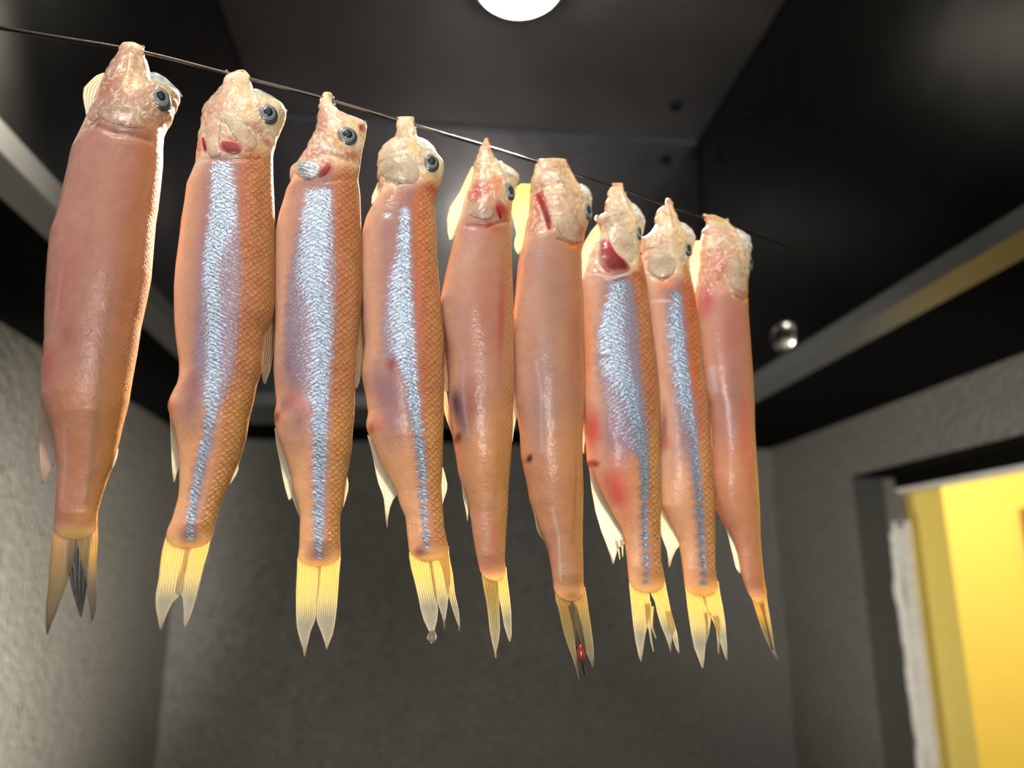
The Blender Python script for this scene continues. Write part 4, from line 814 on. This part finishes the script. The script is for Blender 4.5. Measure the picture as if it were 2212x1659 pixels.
# 7
FISH.append(dict(k=7, type='S', hang=(1330, 405), y_head=598, y_mid=960, y_tail=1275, thick=.74, silk=1.1,
 label='third fish from the right, big open red gill, grey silver side, ragged anal fin',
 rows=sides([(397,1324),(402,1322),(412,1316),(425,1312),(440,1308),(450,1306),(462,1303),(468,1290),(475,1288),(482,1292),(490,1297),(500,1296),(515,1292),(530,1284),(545,1277),(565,1270),(590,1263),(610,1256),(650,1254),(700,1255),(800,1258),(860,1257),(900,1261),(930,1266),(957,1269),(1000,1273),(1027,1281),(1060,1294),(1090,1311),(1120,1327),(1141,1340),(1174,1351),(1195,1354),(1233,1357),(1280,1360)],
            [(397,1343),(402,1345),(412,1347),(425,1353),(440,1361),(450,1372),(460,1380),(475,1389),(490,1390),(500,1388),(515,1383),(530,1379),(545,1379),(565,1384),(590,1389),(610,1392),(650,1397),(700,1403),(767,1411),(821,1417),(876,1419),(930,1420),(984,1420),(1038,1422),(1093,1424),(1147,1425),(1211,1427),(1236,1433),(1265,1438),(1280,1439)]),
 silver=[(618,1296,1354),(660,1284,1362),(720,1268,1366),(800,1266,1368),(880,1280,1376),(950,1300,1386),(1000,1346,1388),(1100,1362,1392),(1200,1374,1402),(1266,1382,1402)],
 bright=[(620,1312,22),(700,1302,26),(760,1296,28),(830,1320,22),(880,1340,18),(940,1358,14),(1000,1366,12),(1100,1376,10),(1200,1384,10),(1266,1390,10)],
 eye=(1370,512,7,14,-15,3),
 bumps=[(1330,500,36,50,0,4)], ridges=[([(1320,415),(1316,445)],3,3),([(1340,420),(1345,460),(1360,490)],4,3),([(1298,478),(1330,468)],4,4),([(1262,600),(1310,618),(1360,598)],4,4)],
 blobs=[((240,220,170),.8,1316,425,8,30,5),((196,176,156),.85,1322,480,24,30,0),((246,240,214),.95,1376,460,18,22,-10),((240,214,160),.8,1352,500,14,44,-8),((236,228,190),.8,1386,490,8,12,0),((190,166,148),.8,1338,545,28,20,40),((214,180,130),.6,1370,540,10,20,0),((190,80,44),.7,1375,600,16,60,0),((200,110,104),.7,1290,600,26,20,0),((206,160,156),.7,1278,606,20,14,0),
        ((178,96,52),.4,1395,760,14,160,3),((240,150,100),.6,1262,760,8,140,0),((230,90,80),.75,1272,930,12,50,-5),((150,110,140),.6,1305,950,26,60,-15),((228,80,80),.85,1320,1065,18,50,-28),((236,130,96),.6,1320,1040,30,60,-20),((238,150,110),.5,1345,1120,16,60,-10),((60,40,40),.9,1333,949,3,3,0)],
 strokes=[((236,210,200),.8,3,[(1275,560),(1262,600),(1300,618),(1345,608)]),((150,40,50),.8,5,[(1272,1000),(1278,1006)])],
 silblobs=[(-.6,1290,780,26,8,10)],
 patches=[dict(name='snout_cap', mat=M_cap2, lift=5, rows=[(444, 1358, 1372), (452, 1358, 1381), (464, 1359, 1388), (476, 1362, 1391), (486, 1368, 1391)]),
          dict(name='gill', mat=M_gill, lift=4, rows=[(520,1290,1300),(535,1287,1306),(550,1284,1312),(565,1282,1322),(578,1282,1338),(590,1286,1344),(600,1294,1342),(608,1306,1330)]),
          dict(name='gill_cover', mat=M_cover, lift=5, rows=[(500,1300,1330),(515,1302,1344),(530,1304,1354),(545,1308,1358),(558,1312,1358),(570,1320,1354),(580,1332,1348)])],
 fins=[dict(name='pectoral_fin', rows=[(484,1290,1300),(500,1276,1298),(520,1264,1290),(540,1256,1282),(560,1253,1276),(580,1252,1266),(600,1252,1260),(606,1254,1257)], cols=WHT, op=[(0,.95),(1,.85)], rays=5),
       dict(name='pelvic_fin', rows=[(880,1253,1264),(920,1253,1266),(950,1255,1264),(965,1257,1262),(980,1260,1262)], cols=[(0,(230,180,130)),(1,(230,210,180))], op=[(0,.9),(1,.7)], rays=3),
       dict(name='anal_fin', rows=[(1010,1272,1282),(1065,1279,1298),(1106,1286,1322),(1147,1298,1344),(1175,1309,1350),(1185,1313,1334),(1201,1319,1330),(1218,1323,1325)], cols=[(0,(236,206,180)),(.4,(232,226,205)),(1,(226,222,210))], op=[(0,.95),(.5,.8),(1,.7)], rays=12),
       dict(name='anal_fin', rows=[(1168,1328,1335),(1190,1334,1338),(1209,1338,1340)], cols=WHT, op=OPW, rays=1),
       dict(name='anal_fin', rows=[(1165,1338,1347),(1185,1342,1346),(1203,1344,1346)], cols=WHT, op=OPW, rays=1),
       dict(name='tail_fin', rows=[(1245,1358,1400),(1270,1359,1402),(1300,1362,1404),(1330,1365,1402),(1350,1367,1399),(1370,1370,1394),(1390,1373,1391),(1415,1379,1387),(1429,1384,1386)], cols=YEL, op=OPT, rays=9, curl=4),
       dict(name='tail_fin', rows=[(1300,1392,1408),(1340,1396,1406),(1360,1402,1407),(1385,1406,1410),(1408,1412,1414)], cols=YEL, op=OPT, rays=2, dep=-3),
       dict(name='tail_fin', rows=[(1310,1400,1414),(1335,1403,1412),(1355,1408,1412),(1380,1418,1420)], cols=YEL, op=OPT, rays=2, dep=-4),
       dict(name='tail_fin', rows=[(1245,1394,1435),(1270,1398,1439),(1300,1414,1445),(1320,1418,1449),(1345,1425,1456),(1359,1430,1459),(1372,1436,1452),(1390,1443,1450),(1408,1448,1450)], cols=YEL, op=OPT, rays=7, curl=3),
       dict(name='tail_fin', rows=[(1320,1436,1449),(1350,1442,1457),(1365,1447,1461),(1380,1452,1464),(1400,1459,1466),(1411,1465,1467)], cols=YEL, op=[(0,.8),(1,.5)], rays=3, dep=1)],
 drops=[(1325,401,3.2),(1331,401,2.8),(1341,401,3.0),(1345,409,2.2),(1350,418,2),(1313,456,4),(1321,452,4),(1289,473,4.2)]))

# 8
FISH.append(dict(k=8, type='S', hang=(1440, 445), y_head=608, y_mid=950, y_tail=1280, thick=.72,
 label='second fish from the right, narrow blue silver stripe, scaly orange brown back',
 rows=sides([(431,1439),(438,1435),(445,1432),(450,1424),(455,1420),(470,1419),(480,1416),(487,1414),(495,1410),(505,1402),(513,1388),(525,1386),(535,1385),(550,1388),(570,1391),(590,1390),(600,1391),(620,1395),(650,1399),(700,1404),(767,1412),(821,1417),(900,1419),(1000,1421),(1060,1422),(1093,1426),(1106,1434),(1141,1454),(1168,1467),(1211,1474),(1252,1478),(1288,1482)],
            [(431,1447),(438,1453),(445,1454),(455,1456),(470,1462),(480,1464),(487,1474),(495,1484),(505,1492),(515,1498),(525,1499),(535,1495),(550,1489),(570,1485),(590,1487),(600,1488),(620,1494),(650,1499),(700,1506),(781,1514),(835,1521),(880,1527),(930,1530),(984,1533),(1038,1536),(1079,1540),(1120,1542),(1147,1543),(1179,1543),(1227,1544),(1252,1548),(1268,1552),(1288,1556)]),
 silver=[(638,1426,1464),(700,1420,1470),(760,1424,1474),(840,1430,1484),(900,1438,1490),(960,1452,1494),(1050,1465,1502),(1150,1486,1518),(1240,1500,1526),(1270,1508,1524)],
 bright=[(640,1442,15),(700,1440,18),(760,1448,18),(830,1458,16),(900,1470,11),(960,1480,9),(1050,1490,9),(1150,1504,9),(1270,1516,8)],
 eye=(1474,548,10,13,-20,3),
 bumps=[(1435,530,34,44,0,4)], ridges=[([(1424,460),(1420,490)],3,3),([(1440,455),(1438,500)],3,3),([(1388,520),(1415,500)],3,4),([(1394,600),(1420,615),(1442,596)],4,-4)],
 blobs=[((246,240,200),.9,1424,470,7,26,0),((236,206,160),.8,1446,490,12,40,0),((222,190,160),.75,1415,540,28,30,0),((178,164,148),.9,1418,580,26,20,20),((246,240,214),.9,1480,510,16,18,20),((236,200,130),.7,1460,530,14,24,0),((176,110,60),.7,1470,590,16,24,0),((238,150,110),.8,1425,622,26,16,0),((196,90,44),.7,1480,660,20,60,0),
        ((214,110,50),.6,1485,760,14,160,4),((150,96,52),.5,1520,900,9,160,2),((130,80,80),.6,1425,930,6,60,0),((196,100,80),.6,1426,960,12,20,0),((170,112,62),.4,1538,1100,8,90,0),((238,190,84),.6,1518,1290,44,16,0)],
 strokes=[((244,236,220),.85,4,[(1388,516),(1424,498)]),((244,220,200),.7,3,[(1400,655),(1440,662)])],
 patches=[dict(name='snout_cap', mat=M_cap2, lift=5, rows=[(486, 1464, 1474), (492, 1463, 1484), (501, 1463, 1493), (511, 1466, 1499), (520, 1476, 1500)]),
          dict(name='gill_cover', mat=M_cover, lift=4, rows=[(558,1394,1416),(568,1392,1432),(580,1392,1444),(592,1396,1442),(602,1404,1438),(610,1414,1430)])],
 fins=[dict(name='dorsal_fin', rows=[(868,1522,1527),(900,1524,1537),(930,1527,1543),(962,1529,1546),(984,1531,1544),(1000,1532,1540),(1008,1536,1538)], cols=[(0,(160,100,50)),(1,(150,120,84))], op=[(0,.8),(.7,.7),(1,.6)], rays=4, edge=.2, dep=-3),
       dict(name='anal_fin', rows=[(1100,1428,1438),(1117,1426,1446),(1141,1427,1458),(1157,1428,1464),(1179,1436,1468),(1189,1440,1460),(1204,1443,1453),(1225,1445,1447)], cols=WHT, op=[(0,.95),(.5,.8),(1,.75)], rays=7),
       dict(name='adipose_fin', rows=[(1120,1538,1542),(1140,1539,1545),(1158,1539,1545),(1175,1539,1543)], cols=[(0,(226,160,110)),(1,(226,180,130))], op=OPW, rays=2),
       dict(name='tail_fin', rows=[(1255,1478,1520),(1280,1481,1522),(1310,1484,1526),(1345,1489,1530),(1370,1493,1530),(1385,1496,1526),(1400,1499,1523),(1425,1509,1521),(1444,1517,1519)], cols=YEL, op=OPT, rays=9, curl=4),
       dict(name='tail_fin', rows=[(1320,1520,1537),(1345,1524,1536),(1370,1525,1533),(1390,1523,1527)], cols=YEL, op=OPT, rays=2, dep=-3),
       dict(name='tail_fin', rows=[(1255,1510,1552),(1280,1514,1555),(1310,1524,1561),(1335,1536,1565),(1350,1543,1567),(1370,1549,1568),(1390,1556,1570),(1410,1563,1571),(1426,1569,1571)], cols=YEL, op=OPT, rays=7, curl=3),
       dict(name='tail_fin', rows=[(1330,1538,1552),(1355,1544,1554),(1380,1548,1553),(1412,1550,1552)], cols=YEL, op=OPT, rays=2, dep=2)],
 drops=[(1443,436,4.2),(1450,441,2.4),(1417,498,3.6),(1389,517,3),(1498,524,2.2)]))

# 9
FISH.append(dict(k=9, type='B', hang=(1545, 478), y_head=635, y_mid=900, y_tail=1300, thick=.85, netk=.3, net=(.85, .95), wet=.6, tint=(.97, .90, .88),
 label='rightmost and smallest fish, pink smooth body seen from its belly, thin dark tail',
 rows=sides([(466,1521),(470,1520),(480,1524),(490,1524),(497,1520),(505,1518),(515,1515),(530,1515),(545,1513),(564,1513),(591,1509),(618,1504),(640,1502),(700,1506),(767,1513),(808,1517),(848,1523),(881,1533),(916,1538),(957,1541),(998,1540),(1025,1537),(1052,1538),(1087,1546),(1125,1562),(1160,1581),(1189,1592),(1227,1599),(1258,1607),(1284,1617),(1306,1628)],
            [(466,1542),(472,1560),(480,1573),(490,1579),(497,1586),(503,1596),(512,1606),(520,1616),(535,1618),(560,1616),(575,1617),(595,1614),(610,1610),(680,1611),(767,1617),(821,1621),(876,1624),(930,1625),(984,1628),(1052,1632),(1120,1638),(1163,1640),(1211,1645),(1252,1650),(1277,1656),(1306,1659)]),
 eye=(1608,578,9,13,-10,2),
 bumps=[(1560,560,34,50,0,4)], ridges=[([(1530,485),(1522,505)],3,3),([(1566,485),(1572,520),(1585,560)],4,3),([(1560,650),(1585,660),(1608,645)],4,-4)],
 blobs=[((226,220,160),.9,1550,482,24,14,10),((238,232,200),.85,1590,530,24,34,0),((214,180,160),.7,1545,540,24,30,0),((206,130,112),.8,1535,590,26,50,0),((190,170,150),.85,1575,610,22,34,0),((236,160,80),.7,1600,640,14,24,0),((196,84,90),.7,1516,650,14,50,0),((180,110,104),.6,1560,740,36,80,0),((160,110,110),.6,1560,880,26,100,0),((200,104,76),.6,1585,930,14,100,0),((214,110,90),.4,1600,1000,10,120,0),((222,150,110),.5,1590,1120,24,80,-8),((236,168,70),.8,1640,1150,6,200,-3)],
 strokes=[((244,240,220),.85,5,[(1524,520),(1522,540)]),((240,160,50),.7,4,[(1611,700),(1622,860),(1630,1050),(1640,1170),(1652,1270)]),((214,204,220),.6,4,[(1524,800),(1532,850)]),((246,236,205),.6,3,[(1556,640),(1564,654)])],
 patches=[dict(name='snout_cap', mat=M_cap2, lift=5, rows=[(500, 1580, 1594), (508, 1576, 1602), (518, 1576, 1615), (530, 1577, 1619), (544, 1582, 1619), (554, 1592, 1617)]),
          dict(name='gill_cover', mat=M_cover, lift=3.5, rows=ellrows(1574,612,24,36,.3))],
 fins=[dict(name='pectoral_fin', rows=[(520,1503,1517),(532,1498,1517),(550,1491,1516),(564,1488,1515),(585,1490,1512),(610,1495,1508),(635,1499,1504)], cols=WHT, op=[(0,.95),(1,.85)], rays=4),
       dict(name='anal_fin', rows=[(1105,1556,1566),(1132,1566,1578),(1163,1574,1590),(1201,1583,1600),(1227,1589,1604),(1238,1597,1605)], cols=WHT, op=OPW, rays=6),
       dict(name='tail_fin', rows=[(1275,1614,1646),(1300,1626,1650),(1330,1635,1654),(1360,1645,1660),(1385,1656,1666),(1405,1666,1671)], cols=[(0,(226,166,80)),(.4,(210,160,60)),(.7,(120,100,60)),(1,(110,104,90))], op=[(0,1),(.6,.8),(1,.5)], rays=5),
       dict(name='tail_fin', rows=[(1275,1632,1656),(1300,1640,1659),(1330,1650,1664),(1360,1657,1669),(1390,1664,1673),(1405,1668,1675),(1427,1681,1683)], cols=[(0,(226,170,90)),(.4,(210,170,80)),(.7,(120,104,70)),(1,(110,104,90))], op=[(0,1),(.6,.8),(1,.4)], rays=4, dep=-3)],
 drops=[(1522,469,3.6),(1530,470,3),(1570,477,2.6),(1524,510,3)]))

def sphere_px(name, cx, cy, rx, ry, mat, parent, org, dep=0):
    c = P3(cx, cy, dep); s = np.linalg.norm(P3(cx+1, cy)-P3(cx, cy)); vs = []; f = []; nr_, seg = 12, 20
    for a in range(1, nr_):
        for b in range(seg):
            q, tt = a/nr_*math.pi, 2*math.pi*b/seg; rr = rx*(1-.25*math.cos(q))
            vs.append(c+s*np.array([rr*math.sin(q)*math.cos(tt), rr*math.sin(q)*math.sin(tt), ry*math.cos(q)]))
    n = len(vs); vs += [c+[0, 0, ry*s], c-[0, 0, ry*s]]
    for a in range(nr_-2):
        for b in range(seg): f.append((a*seg+b, (a+1)*seg+b, (a+1)*seg+(b+1) % seg, a*seg+(b+1) % seg))
    for b in range(seg): f.append((n, b, (b+1) % seg)); f.append((n+1, (nr_-2)*seg+(b+1) % seg, (nr_-2)*seg+b))
    return mesh_obj(name, vs, f, mat, parent, origin=org)
roots = [make_fish(F) for F in FISH]
dp = sphere_px('water_drop', 933, 1374, 10, 14, M_drop, None, None)
tag(dp, 'brownish water drop hanging from a tail tip of the fourth fish', 'drop')
dl = sphere_px('blood_lump', 1253, 1410, 8, 16, M_blood, roots[5], P3(*FISH[5]['hang']), 3)
dl['label'] = 'small dark red lump between the tail lobes'
